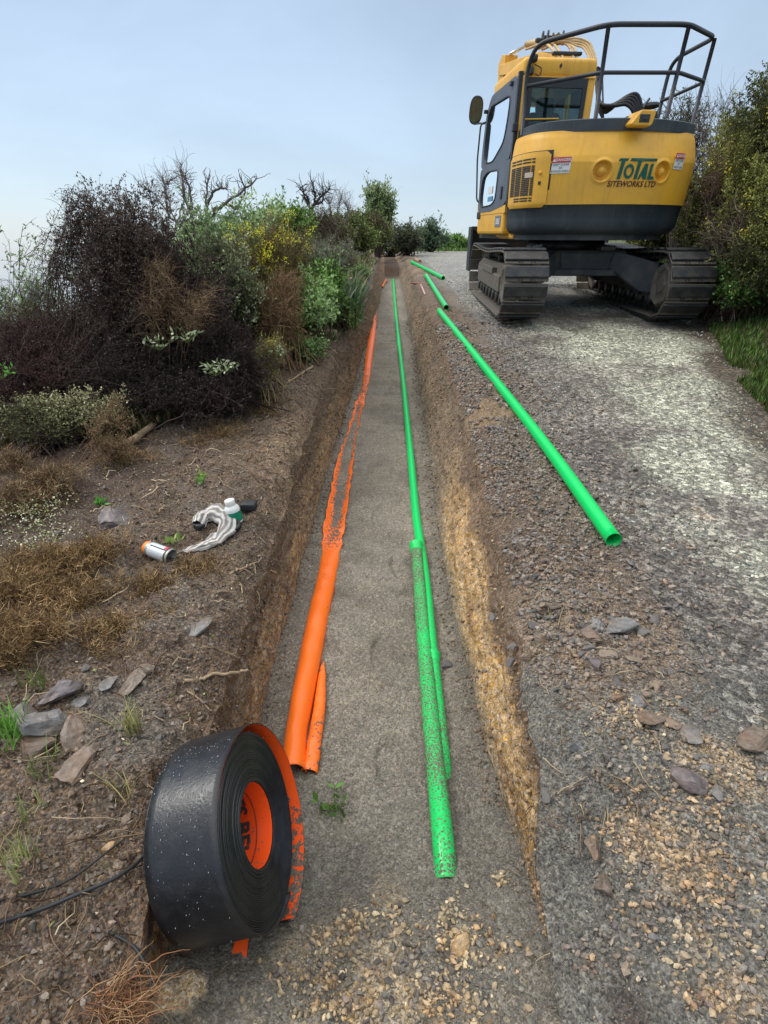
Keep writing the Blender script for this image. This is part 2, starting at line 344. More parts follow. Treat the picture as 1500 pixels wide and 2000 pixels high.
# ------------------------------------------------------------------ terrain functions
ROAD = [(-5, 0), (2.6, 0), (4.5, .15), (6.5, .35), (9.3, .59), (14, .9), (19.4, 1.15), (30, 1.4), (40, 1.49), (60, 1.25), (120, -3), (400, -20)]
FLO = [(-5, -.24), (.3, -.26), (.6, -.32), (.9, -.44), (1.3, -.55), (4, -.55), (6.9, -.43), (13.9, .23), (19.2, .62), (20.4, .70), (20.7, 1.19), (30, 1.4), (40, 1.49), (400, -20)]
XLB = [(-5, -.48), (.4, -.54), (.7, -.68), (1.1, -.66), (1.45, -.60), (5, -.57), (6.3, -.52), (8.5, -.42), (14, -.12), (20, .02), (40, 0)]
XRB = [(-5, .50), (.88, .50), (1.8, .46), (2.8, .42), (3.6, .44), (5.9, .50), (9, .55), (14, .54), (20, .55), (40, .5)]
XLL = [(-5, -.52), (.4, -.55), (.7, -.66), (1.1, -.68), (1.4, -.67), (2, -.68), (3, -.70), (5, -.71), (6.4, -.62), (8, -.54), (12.4, -.34), (16, -.26), (20, -.18), (40, 0)]
XRL = [(-5, .46), (.5, .46), (.9, .48), (1.4, .53), (1.8, .60), (3.2, .66), (4.7, .72), (8, .76), (12.4, .72), (18, .74), (40, .6)]
ip = lambda y, a: np.interp(y, [q[0] for q in a], [q[1] for q in a])
def ipS(y, a): return (ip(y-.25, a)+ip(y, a)+ip(y+.25, a))/3
def xroad(y): return np.interp(y, [-5, 3, 5.5, 7, 9, 14, 30, 60], [2.8, 3.1, 3.7, 4.35, 5.05, 5.7, 6.2, 7])
def gp(u, v):
    d = ray(u, v); t = (CAMZ+.03)/-d[2]; return d[0]*t, d[1]*t
def zbase(x, y):
    x = np.asarray(x, float); y = np.asarray(y, float)
    z = ipS(y, ROAD)+.06*ss(1.2, 2.5, x)*ss(2, 7, y)
    z = z-.29*ss(1.35, .62, y)*ss(1.6, .40, x)*(x > 0)
    d = x-xroad(y)
    z = z+.22*ss(0, .8, d)+1.5*ss(.5, 3.2, d)+.9*ss(3, 9, d)-12*ss(30, 90, d)
    m = ss(8, 12, y)*(1-ss(30, 42, y))
    z = z+.55*m*ss(-.7, -2.2, x)*(1-ss(-2.8, -6, x))
    z = z-1.6*ss(-2.7, -6.5, x)-16*ss(-9, -60, x)
    return z
def zbank(x, y):
    x = np.asarray(x, float); y = np.asarray(y, float)
    z = zbase(x, y)
    xl = ipS(y, XLL); xr = ipS(y, XRL)
    near = np.exp(-np.maximum(y, 0)/25)
    left = ss(.1, -.1, x)
    z = z+left*(.060*fbm(x, y, 0, 1.9, 3)+.060*fbm(x, y, 5, 6.0, 4, .62))*near
    rb = ss(2.2, .9, x)*(1-left)
    z = z+rb*(.045*fbm(x, y, 9, 1.7, 3)+.040*fbm(x, y, 2, 7, 4, .62))*near
    z = z+(1-left)*(1-rb)*(.018*fbm(x, y, 4, .9, 4)+.006*fbm(x, y, 4, 14, 2))
    # spoil lip on the right side
    z = z+.05*np.exp(-((x-xr-.22)/.18)**2)*(1-left)*(.6+.6*fbm(x, y, 1, 2.2, 3))*ss(1.5, 2.5, y)
    fa = ss(.5, 1.3, y)*.75+.25
    z = z-fa*(.13*np.exp(-np.maximum(xl-x, 0)/.09)*left+.13*np.exp(-np.maximum(x-xr, 0)/.09)*(1-left))
    d = x-xroad(y)
    z = z+.25*ss(.3, 2, d)*fbm(x, y, 3, 1.1, 4)
    z = z+(left+rb*ss(1.2, 2.0, y+.9*ss(.9, .5, x)))*.016*(1-np.abs(fbm(x, y, 14, 11, 3, .6))*3)*near
    return z
def zfloor(x, y):
    x = np.asarray(x, float); y = np.asarray(y, float)
    z = ipS(y, FLO)
    z = z+.030*fbm(x, y, 0, 3.2, 4)+.020*np.abs(fbm(x, y, 3, 9, 3))+.005*fbm(x, y, 3, 40, 2)
    # tamped ridges across the bedding
    z = z+.020*np.abs(np.sin((y+.16*fbm(x, y, 2, 3.5, 3))*PI/.20))*ss(1.8, 3, y)*(1-ss(10, 15, y))
    xl = ipS(y, XLB); xr = ipS(y, XRB)
    e = np.minimum(x-xl, xr-x)
    z = z+.09*np.exp(-np.maximum(e, 0)/.06)*(.5+.5*fbm(x, y, 8, 3, 3))
    z = z-.05*np.exp(-(((x+.22)/.13)**2+((y-1.0)/.30)**2))
    c = ss(1.15, .55, y)
    z = z+c*(.05*np.abs(fbm(x, y, 1, 7, 4, .6))+.03*fbm(x, y, 1, 3, 2))
    # boot prints
    for bx, by, ang in ((.02, 1.52, .15), (-.02, 2.25, -.1), (.1, 3.1, .2), (-.05, 3.9, 0), (.12, 4.8, .1)):
        c_, s_ = math.cos(ang), math.sin(ang); u = (x-bx)*c_+(y-by)*s_; v = -(x-bx)*s_+(y-by)*c_
        q = np.sqrt((u/.055)**2+(v/.14)**2); z = z-.015*ss(1.15, .75, q)+.005*np.exp(-((q-1.15)/.15)**2)
    return z
# ------------------------------------------------------------------ terrain mesh (one grid, cut into its grounds)
ys = [-4., -3, -2, -1.2, -.7, -.4, -.2, -.05]
while ys[-1] < 45: ys.append(ys[-1]+max(.011, .0068*abs(ys[-1])))
ys += [48, 53, 60, 70, 85, 110, 150, 220, 320]
ys = np.array(ys); NY = len(ys)
def geo(a, b, n, k):  # distances a..b growing
    t = np.linspace(0, 1, n); return a+(b-a)*(np.exp(k*t)-1)/(np.exp(k)-1)
dl = geo(0, 110, 250, 6.9)[::-1]; nw = 44; nf = 115; dr = geo(0, 130, 330, 6.6)
NXt = len(dl)+nw+nf+nw+len(dr)
X = np.zeros((NY, NXt)); Z = np.zeros((NY, NXt)); Yg = np.repeat(ys[:, None], NXt, 1)
lk = ss(.7, 1.5, ys)*.8+.2
xll = ipS(ys, XLL)+lk*(.05*fbm(ys, 3, 0, 1.3, 3)+.045*fbm(ys, 8, 0, 4.5, 4, .6))
xrl = ipS(ys, XRL)+lk*(.05*fbm(ys, 13, 0, 1.5, 3)+.05*fbm(ys, 18, 0, 5, 4, .6)+.03)
xlb = ipS(ys, XLB)+.012*fbm(ys, 23, 0, 3, 3); xrb = ipS(ys, XRB)+.012*fbm(ys, 33, 0, 3, 3)
a0 = len(dl); a1 = a0+nw; a2 = a1+nf; a3 = a2+nw
X[:, :a0] = xll[:, None]-dl
X[:, a3:] = xrl[:, None]+dr
X[:, a1:a2] = xlb[:, None]+(xrb-xlb)[:, None]*np.linspace(0, 1, nf)
Z[:, :a0] = zbank(X[:, :a0], Yg[:, :a0]); Z[:, a3:] = zbank(X[:, a3:], Yg[:, a3:])
zf = zfloor(X[:, a1:a2], Yg[:, a1:a2]); endm = ss(20.15, 20.45, Yg[:, a1:a2])
Z[:, a1:a2] = zf*(1-endm)+zbank(X[:, a1:a2], Yg[:, a1:a2])*endm
w = (np.arange(nw)+1)/(nw+1)
for (sl, xa, xb, za, zb, sgn, sd_) in ((slice(a0, a1), xll, xlb, Z[:, a0-1], Z[:, a1], 1, 40), (slice(a2, a3), xrb, xrl, Z[:, a2-1], Z[:, a3], -1, 60)):
    ww = np.broadcast_to(w, (NY, nw))
    zz = za[:, None]+(zb-za)[:, None]*ww
    depth = np.abs(zb-za)[:, None]
    prof = ww if sgn == 1 else ww
    xx = xa[:, None]+(xb-xa)[:, None]*prof
    env = np.sin(PI*ww)**.5*np.minimum(1, depth/.3)
    YY = np.repeat(ys[:, None], nw, 1)
    rgh = .030*fbm(YY, zz, sd_, 3.5, 4, .6)+.018*fbm(YY, zz*1.0, sd_+5, 13, 4, .6)
    rgh = rgh+.028*(np.abs(fbm(YY, zz*1.3, sd_+9, 7, 4, .6))-.2)
    X[:, sl] = xx-sgn*.0+rgh*env
    Z[:, sl] = zz+.01*fbm(YY, ww*3, sd_, 9, 2)*env
# colours (surface colours of each kind of dirt; floor mottling also mimics relief shade)
def mixc(a, b, t): return a*(1-t[..., None])+np.asarray(b, float)*t[..., None]
Cg = np.zeros((NY, NXt, 3)); Cg[:] = (.098, .073, .054)
# left bank
x_, y_, z_ = X[:, :a0], Yg[:, :a0], Z[:, :a0]; c = Cg[:, :a0].copy()
c = mixc(c, (.14, .108, .08), ss(-.05, .55, fbm(x_, y_, 1, 2.6, 5, .65)))
c = mixc(c, (.12, .115, .105), .7*ss(.15, .5, fbm(x_, y_, 6, 2.3, 4)))
c = mixc(c, (.25, .18, .11), .75*np.exp(-(((x_+.75)/.25)**2+((y_-4.1)/.7)**2)))
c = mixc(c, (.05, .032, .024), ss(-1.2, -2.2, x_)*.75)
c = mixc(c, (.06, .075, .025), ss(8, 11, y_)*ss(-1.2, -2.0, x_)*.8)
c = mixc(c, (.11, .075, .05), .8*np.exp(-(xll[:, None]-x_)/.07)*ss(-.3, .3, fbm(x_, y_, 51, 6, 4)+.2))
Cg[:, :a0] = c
# left wall: topsoil above, ochre clay below
ww = np.broadcast_to(w, (NY, nw)); YY = Yg[:, a0:a1]
c = np.broadcast_to(np.array((.12, .082, .055)), (NY, nw, 3)).copy()
q = ss(.25, .6, ww+.25*fbm(YY, ww*2, 3, 2.2, 4)); c = mixc(c, (.255, .175, .10), q)
c = mixc(c, (.13, .10, .075), .7*ss(.0, .5, fbm(YY, ww*2, 7, 3.0, 4))); c = mixc(c, (.15, .10, .065), ss(6, 9, YY)*.8)
Cg[:, a0:a1] = c
# floor
x_, y_ = X[:, a1:a2], Yg[:, a1:a2]; c = np.broadcast_to(np.array((.188, .177, .154)), x_.shape+(3,)).copy()
c = mixc(c, (.135, .124, .105), ss(-.1, .6, fbm(x_, y_, 2, 1.9, 4)))
c = mixc(c, (.125, .115, .098), .7*ss(.05, .35, fbm(x_, y_*1.6, 77, 6.5, 4, .55)))  # darker noise mottling painted in for the relief shade of the lumpy sand
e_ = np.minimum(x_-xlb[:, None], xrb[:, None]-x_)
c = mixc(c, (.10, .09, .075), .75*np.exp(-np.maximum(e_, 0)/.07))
c = mixc(c, (.135, .133, .121), ss(1.9, 1.2, y_)*.8)
cl = ss(1.0, .55, y_+.5*np.maximum(x_-.12, 0)+.28*fbm(x_, y_, 5, 4, 4)); cl2 = ss(-.15, .35, fbm(x_, y_, 9, 4.5, 4, .6))
c = mixc(c, (.36, .29, .19), cl*cl2*.9); c = mixc(c, (.46, .38, .26), cl*ss(.2, .5, fbm(x_, y_, 12, 9, 3)))
c = mixc(c, (.36, .31, .235), .95*ss(.3, .7, np.exp(-(((x_-.0)/.10)**2+((y_-.66)/.22)**2))+.3*fbm(x_, y_, 61, 9, 3)))
c = mixc(c, (.07, .046, .030), ss(19.0, 20.2, y_))
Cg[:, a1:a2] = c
# right wall: ochre near, dark topsoil band on top, brown further off
YY = Yg[:, a2:a3]
c = np.broadcast_to(np.array((.38, .262, .135)), (NY, nw, 3)).copy()
c = mixc(c, (.50, .36, .20), .6*ss(.0, .5, fbm(YY*.5, ww*3, 3, 2.5, 4)))
c = mixc(c, (.20, .125, .06), .8*ss(.1, .5, fbm(YY*.6, ww*2, 8, 3.5, 4)))
c = mixc(c, (.15, .108, .075), ss(.60, .82, ww+.2*fbm(YY, ww, 4, 2.5, 3)))
c = mixc(c, (.145, .118, .092), ss(3.0, 5.0, YY+.8*fbm(YY, ww*2, 4, 1, 3))*.88)
c = mixc(c, (.15, .14, .12), ss(.22, .05, ww)*.7)
Cg[:, a2:a3] = c
# right side
x_, y_ = X[:, a3:], Yg[:, a3:]; d_ = x_-xrl[:, None]
c = np.broadcast_to(np.array((.13, .125, .118)), x_.shape+(3,)).copy()
bank = ss(.85, .30, d_+.18*fbm(x_, y_, 3, 2, 3)+.12*ss(6, 2, y_)*0)
c = mixc(c, (.125, .095, .07), bank)
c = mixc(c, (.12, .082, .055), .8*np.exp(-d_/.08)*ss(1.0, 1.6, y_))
c = mixc(c, (.24, .17, .10), bank*ss(.05, .5, fbm(x_, y_, 5, 2.2, 4))*.8)
dk = np.exp(-((d_-1.05)/.42)**2)
c = mixc(c, (.062, .055, .054), dk*.75*ss(-.4, .3, fbm(x_, y_, 8, 1.1, 3)))
# pale crushed stone over the middle of the road
cr = ss(.95, 1.8, d_-.10*y_*0+.5*fbm(x_, y_, 11, .55, 3))*(1-ss(3.6, 4.6, d_-.15*y_))
pt = ss(-.15, .35, fbm(x_, y_, 12, 1.4, 5, .65)+.30*np.exp(-((y_-6)/3.2)**2))
c = mixc(c, (.27, .29, .245), cr*pt*.9*ss(1.2, 2.6, y_))
c = mixc(c, (.055, .048, .045), .7*np.exp(-(((x_-gp(1290, 1330)[0])/.5)**2+((y_-gp(1290, 1330)[1]-.5)/.9)**2))*ss(-.3, .3, fbm(x_, y_, 41, 3, 4)))
c = mixc(c, (.20, .205, .195), ss(8, 11, y_)*(1-bank)*.7)
# near bottom right: fine blue-grey chip with ochre lumps
nr = ss(2.3, 1.5, y_)*ss(1.25, .85, d_+.1*y_)
c = mixc(c, (.125, .126, .118), nr)
sp = ss(.5, -.2, ((x_-gp(1150, 1230)[0])/.36)**2+((y_-gp(1150, 1230)[1])/.42)**2-.8+.5*fbm(x_, y_, 31, 4, 3)); c = mixc(c, (.17, .13, .095), sp*.9)
oc = 0*x_
for (u_, v_, rx_, ry_) in ((1390, 1490, .20, .10), (1480, 1540, .12, .10), (1330, 1640, .13, .11), (1480, 1900, .16, .09), (1250, 1590, .07, .10), (1220, 1412, .10, .03), (1400, 1780, .10, .06)):
    gx, gy = gp(u_, v_); oc = np.maximum(oc, np.exp(-(((x_-gx)/rx_)**2+((y_-gy)/ry_)**2)))
oc = ss(.38, .72, oc*.62+.80*fbm(x_, y_, 21, 6.0, 5, .65)+.05)
c = mixc(c, (.31, .24, .155), oc*.6)
c = mixc(c, (.06, .045, .04), np.exp(-(((d_-.17)/.05)**2+((y_-.52)/.16)**2)))
dd = x_-xroad(y_)
c = mixc(c, (.06, .05, .038), ss(-.55, -.1, dd+.3*fbm(x_, y_, 2, 1.5, 3)))
c = mixc(c, (.055, .075, .02), ss(.1, .5, dd))
c = mixc(c, (.05, .04, .025), ss(1.2, 2.5, dd))
Cg[:, a3:] = c
Cg = np.clip(Cg*np.array([1.08, 1.0, .90]), 0, 1)
Vg = np.stack([X, Yg, Z], -1)
def ground(name, j0, j1, m, i0=0, i1=NY):
    n = j1-j0; k = i1-i0; idx = np.arange(k*n).reshape(k, n)
    F = np.stack([idx[:-1, :-1], idx[:-1, 1:], idx[1:, 1:], idx[1:, :-1]], -1).reshape(-1, 4)
    o = Acc().add(Vg[i0:i1, j0:j1].reshape(-1, 3), F, Cg[i0:i1, j0:j1].reshape(-1, 3)).build(name, m)
    return tag(o, kind='structure')
jr = a3+int(np.searchsorted(dr, .7))
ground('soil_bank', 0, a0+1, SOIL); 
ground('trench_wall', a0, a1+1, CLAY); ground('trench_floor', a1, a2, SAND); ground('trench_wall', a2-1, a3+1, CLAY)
ground('spoil_edge', a3, jr+1, SOIL); ground('gravel_road', jr, NXt, ROADM)
def hit(u, v, fn=zbank):
    d = ray(u, v); t = np.concatenate([np.arange(.4, 6, .008), np.arange(6, 45, .03)]); P = d*t[:, None]
    k = np.nonzero(P[:, 2]+CAMZ < fn(P[:, 0], P[:, 1]))[0]; k = k[0] if len(k) else len(t)-1
    return np.array([P[k, 0], P[k, 1], P[k, 2]+CAMZ])
# ------------------------------------------------------------------ stones
def rockmesh(seed, sub=2, flat=.6, ang=.8):
    r = np.random.default_rng(seed); bm = bmesh.new()
    bmesh.ops.create_icosphere(bm, subdivisions=sub, radius=1)
    V, F = bm_arrays(bm)
    for k in range(11):     # chop with random planes: angular broken rock
        n = norm(r.normal(size=3)); h = r.uniform(.38, .72)
        s = V@n; V = V-np.maximum(s-h, 0)[:, None]*n*(1.0 if ang > .7 else ang)
    V = V*np.array([1, r.uniform(.6, .95), flat*r.uniform(.7, 1.2)])
    V = V+.04*r.normal(size=V.shape)*(.5)
    return V, np.array(F)
def rock_obj(P, size, seed, col, label, group=None, flat=.55, rz=None, tilt=.2, sink=.25, el=1.0, name='stone'):
    V, F = rockmesh(seed, 3, flat); V[:, 0] *= el; V *= 1.25
    c = np.array(col)*(1+.15*np.random.default_rng(seed).normal(size=(len(V), 1))*.4)
    o = Acc().add(V*size, F, np.clip(c, .01, 1)).build(name, STONE, smooth=False)
    o.location = (P[0], P[1], P[2]+size*flat*(1-2*sink)*.5)
    r = random.Random(seed); o.rotation_euler = (r.uniform(-tilt, tilt), r.uniform(-tilt, tilt), r.uniform(0, 6) if rz is None else rz)
    return tag(o, label, 'stone', group)
GR, BR, OC, PU = (.16, .155, .15), (.17, .13, .10), (.40, .28, .15), (.13, .11, .112)
rocks = [  # u, v, radius px, colour, elongation, label
 (230, 1018, 40, PU, 1.5, 'purple-grey slab of rock lying left of the spray can'),
 (286, 1307, 20, BR, 1.0, 'small blocky brown stone right of the slate pile at left'),
 (120, 1352, 36, PU, 1.3, 'flat dark purple slate on top of the pile at the left edge'),
 (212, 1336, 20, GR, 1.2, 'grey wedge stone between the slate pile and the blocky stone'),
 (252, 1345, 30, BR, 1.4, 'flat brown slab half buried beside the blocky stone'),
 (160, 1372, 22, GR, 1.2, 'bluish grey stone leaning against the biggest slate block'),
 (102, 1412, 42, GR, 1.3, 'largest grey angular block of the slate pile at left'),
 (40, 1400, 30, PU, 1.5, 'dark slab at the left edge behind the big block'),
 (158, 1436, 34, BR, 1.5, 'brown flat rock just below the biggest grey block'),
 (60, 1465, 30, BR, 1.7, 'long muddy slab at left under the big grey block'),
 (150, 1500, 42, BR, 1.6, 'wide mauve brown slab sunk in soil left of the roll'),
 (433, 1160, 17, BR, 1.1, 'pale brown stone at the trench lip below the cloth'),
 (395, 1228, 22, GR, 1.3, 'flat grey stone on the left bank near the trench lip'),
 (362, 1233, 9, GR, 1.0, 'small dark stone beside the flat grey stone'),
 (145, 1068, 26, BR, 1.3, 'brown stone in the dead gorse below the purple slab'),
 (216, 1662, 18, OC, .9, 'egg-shaped tan stone in the soil left of the black roll'),
 (1156, 1655, 24, BR, .9, 'brown rounded wedge rock standing on the grey chip'),
 (1178, 1728, 21, BR, .8, 'triangular brown rock just below the rounded wedge'),
 (894, 1847, 22, OC, 1.0, 'round ochre clay lump at the near end of the trench'),
 (1162, 1297, 24, PU, 1.2, 'dark angular rock in the middle of the right spoil'),
 (1212, 1228, 26, GR, 1.4, 'largest grey rock of the spoil right of the trench'),
 (1165, 1222, 19, GR, 1.1, 'grey rock left of the largest spoil rock'),
 (1160, 1248, 24, BR, 1.7, 'long flat brown rock below the largest spoil rock'),
 (1057, 1253, 16, BR, 1.0, 'dark brown cube-like stone near the clay wall'),
 (1244, 1275, 18, BR, 1.6, 'flat tan stone right of the spoil rocks'),
 (1068, 1290, 15, BR, 1.5, 'slanting brown stone above the clay patch'),
 (1248, 1370, 18, GR, 1.1, 'grey pointed stone at the foot of the spoil'),
 (1206, 1365, 17, BR, 1.1, 'tan stone at the top of the grey chip patch'),
 (1268, 1408, 24, BR, 1.2, 'flat brown rock above the ochre clay patch'),
 (1312, 1412, 17, BR, 1.1, 'tan rock beside the flat brown rock by the ochre clay'),
 (1352, 1440, 22, GR, 1.5, 'pale grey slab beside the ochre clay patch'),
 (1478, 1442, 34, BR, 2.4, 'long brown slab at the right edge of the picture'),
 (1352, 1530, 26, PU, 2.0, 'dark slaty slab standing in the ochre clay'),
 (1400, 1552, 18, GR, 1.2, 'pale wet stone at the end of the slaty slab'),
 (1378, 1500, 18, GR, 1.1, 'upright grey stone above the slaty slab'),
 (1124, 1460, 18, GR, .9, 'thin grey stone at the edge of the chip patch'),
 (1010, 1058, 12, PU, 1.2, 'dark stone by the clay wall left of the loose pipe'),
 (1052, 1065, 12, GR, 1.1, 'grey stone left of the open pipe end'),
 (1232, 1100, 12, GR, 1.2, 'grey stone right of the open pipe end'),
]
for k, (u, v, r, c, el, lab) in enumerate(rocks):
    P = hit(u, v) if not (600 < u < 950) else hit(u, v, zfloor)
    t = (P[1]*math.cos(PITCH)-(P[2]-CAMZ)*math.sin(PITCH))
    rock_obj(P, r*t/1000, 100+k, c, lab, flat=.5 if el > 1 else .75, el=el**.5, sink=.2, tilt=.35)
# loose medium stones: individuals sharing a few meshes
protos = []
for k in range(9):
    V, F = rockmesh(300+k, 3, random.uniform(.5, .8)); me = Acc().add(V, F, np.array([(.15, .145, .14), (.20, .165, .13), (.11, .105, .105), (.26, .21, .16)][k % 4])).build('stone', STONE, smooth=False)
    protos.append(me.data); bpy.data.objects.remove(me)
def scatter_obj(n, ufn, smin, smax, label, group, fn=zbank):
    for k in range(n):
        x, y = ufn(); s = smin*(smax/smin)**(random.random()**1.6)
        o = bpy.data.objects.new('stone', random.choice(protos)); COL.objects.link(o)
        o.scale = (s, s*random.uniform(.8, 1.3), s*random.uniform(.8, 1.1))
        o.location = (x, y, float(fn(x, y))+s*.15); o.rotation_euler = (random.uniform(-.5, .5), random.uniform(-.5, .5), random.uniform(0, 6.3))
        tag(o, label, 'stone', group)
def rr(): 
    y = 1.3+random.random()**1.3*6.0; return float(ip(y, XRL))+.1+abs(random.gauss(0, .38)), y
def rl():
    y = .7+random.random()**1.3*5.0; return float(ip(y, XLL))-.06-random.random()*1.4, y
def rn(): return random.uniform(-.45, .45), random.uniform(.35, .85)
def rs():
    gx, gy = gp(1160, 1250); return gx+random.gauss(0, .20), gy+random.gauss(0, .26)
scatter_obj(80, rs, .016, .042, 'broken brown or grey rock in the rubble heap right of the trench', 'rubble rocks right of the trench')
scatter_obj(55, rr, .013, .036, 'fist-sized angular grey or brown stone in the loose spoil right of the trench', 'loose stones right of the trench')
scatter_obj(80, rl, .013, .036, 'small dull brown stone on the soil bank left of the trench', 'loose stones left of the trench')
scatter_obj(22, rn, .010, .024, 'pale clay lump scattered at the near end of the trench', 'clay lumps at the near trench end', zfloor)
def pebbles(name, x, y, z, s, col, sub=1):
    n = len(x); V0, F0 = rockmesh(55, sub, .7)
    ax = norm(rng.normal(size=(n, 3))); an = rng.uniform(0, 6.28, n)
    K = np.zeros((n, 3, 3)); K[:, 0, 1] = -ax[:, 2]; K[:, 0, 2] = ax[:, 1]; K[:, 1, 0] = ax[:, 2]; K[:, 1, 2] = -ax[:, 0]; K[:, 2, 0] = -ax[:, 1]; K[:, 2, 1] = ax[:, 0]
    Rm = np.eye(3)+np.sin(an)[:, None, None]*K+(1-np.cos(an))[:, None, None]*(K@K)
    sc = s[:, None]*rng.uniform(.55, 1.2, (n, 3))
    V = np.einsum('nij,nvj->nvi', Rm, V0[None]*sc[:, None])+np.stack([x, y, z+s*.25], -1)[:, None]
    F = (F0[None]+(np.arange(n)*len(V0))[:, None, None]).reshape(-1, F0.shape[1])
    o = Acc().add(V.reshape(-1, 3), F, np.repeat(col, len(V0), 0)).build(name, STONE, smooth=False)
    return o
def palette(n, cols, v=.18):
    c = np.array(cols)[rng.integers(0, len(cols), n)]; return np.clip(c*(1+v*rng.normal(size=(n, 1)))+.0035*rng.normal(size=(n, 3)), .01, .9)
n = 36000; y = .35+rng.random(n)**1.5*8; x = ip(y, XRL)+.05+np.abs(rng.normal(0, .45, n)); s = .0035+.017*rng.random(n)**3; s *= (1+y*.10)
keep = (vn(x*2.2, y*2.2, 3)+.5*vn(x*7, y*7, 8) > -.35) & (rng.random(n) < .25+.75*ss(1.2, 2.0, y)); x, y, s = x[keep], y[keep], s[keep]
tag(pebbles('gravel', x, y, zbank(x, y), s, palette(len(x), [(.17, .155, .14), (.21, .175, .145), (.12, .11, .10), (.26, .215, .17)])), 'loose gravel and crumbs of rock along the right trench edge', 'gravel', kind='stuff')
n = 15000; y = .4+rng.random(n)**1.4*6; x = ip(y, XLL)-.01-rng.random(n)**1.2*1.7; s = .0035+.017*rng.random(n)**3
tag(pebbles('soil_crumbs', x, y, zbank(x, y), s, palette(len(x), [(.12, .092, .07), (.17, .13, .095), (.22, .18, .14), (.09, .075, .06)])), 'crumbs of soil and small stones on the left bank', 'soil crumbs', kind='stuff')
n = 1300; y = .45+rng.normal(0, .22, n)**2*2+rng.random(n)*.35; x = rng.normal(0, .2, n); x = np.clip(x, -.5, .46); s = .003+.019*rng.random(n)**3.0; keep = rng.random(n) > ss(.6, 1.1, y); x, y, s = x[keep], y[keep], s[keep]
tag(pebbles('clay_crumbs', x, y, zfloor(x, y), s, palette(len(x), [(.15, .14, .125), (.20, .18, .15), (.12, .115, .105), (.32, .26, .17)])), 'crumbs of pale clay at the near end of the trench', 'clay crumbs', kind='stuff')
n = 3200; y = .5+rng.random(n)*1.5; PL = np.array([(*gp(a_, b_), r_) for a_, b_, r_ in ((1390, 1490, .10), (1480, 1540, .08), (1330, 1630, .09), (1250, 1590, .05), (1400, 1700, .10), (1480, 1900, .09), (1220, 1412, .05), (1300, 1450, .09), (1440, 1800, .10), (1360, 1570, .07))]); k_ = rng.integers(0, len(PL), n); x = PL[k_, 0]+rng.normal(0, 1, n)*PL[k_, 2]*1.2; y = PL[k_, 1]+rng.normal(0, 1, n)*PL[k_, 2]; s = .004+.014*rng.random(n)**2.5; kp = fbm(x, y, 21, 7.0, 4, .6) > -.25; x, y, s = x[kp], y[kp], s[kp]
tag(pebbles('ochre_rubble', x, y, zbank(x, y), s, palette(len(x), [(.38, .28, .17), (.30, .23, .15), (.20, .18, .15), (.46, .37, .25)])), 'ochre clay rubble on the grey chip at lower right', 'clay rubble', kind='stuff')
n = 17000; y = 2.2+rng.random(n)**1.3*11; x = rng.uniform(1.4, 5.2, n); keep = fbm(x, y, 12, 1.4, 4) > -.1; x, y = x[keep], y[keep]; s = (.005+.012*rng.random(len(x))**2)*(1+.05*y)
tag(pebbles('road_chips', x, y, zbank(x, y)-.002, s, palette(len(x), [(.36, .39, .33), (.26, .28, .24), (.13, .13, .13), (.46, .50, .42)])), 'pale crushed stone scattered over the road in front of the digger', 'crushed stone', kind='stuff')

def wallpeb(n, side, cols, name, label):
    y = .8+rng.random(n)**1.3*10; w_ = rng.random(n); xa = np.interp(y, ys, xll if side < 0 else xrl); xb = np.interp(y, ys, xlb if side < 0 else xrb)
    za = zbank(xa+side*.002, y); zb = zfloor(xb-side*.0+0, y); x = xa+(xb-xa)*w_-side*.004; z = za+(zb-za)*w_
    s = (.003+.012*rng.random(n)**3)*(1+.10*y); c = palette(n, cols); return tag(pebbles(name, x, y, z, s, c), label, 'rubble', kind='stuff')
wallpeb(4500, -1, [(.12, .085, .058), (.20, .14, .085), (.16, .13, .10), (.09, .065, .045)], 'wall_crumbs', 'crumbs and stones in the left trench wall')
wallpeb(2600, 1, [(.30, .21, .12), (.38, .27, .15), (.24, .17, .11), (.14, .105, .075)], 'wall_crumbs', 'crumbs and stones in the right trench wall')
n = 3600; y = 1.3+rng.random(n)**1.4*11; sd_ = rng.random(n) < .5; e_ = np.abs(rng.normal(0, .05, n)); x = np.where(sd_, np.interp(y, ys, xlb)+e_, np.interp(y, ys, xrb)-e_)
tag(pebbles('fallen_crumbs', x, y, zfloor(x, y), (.003+.011*rng.random(n)**3)*(1+.08*y), palette(n, [(.14, .10, .07), (.22, .16, .10), (.13, .12, .10)])), 'crumbs fallen along both feet of the trench walls', 'rubble', kind='stuff')

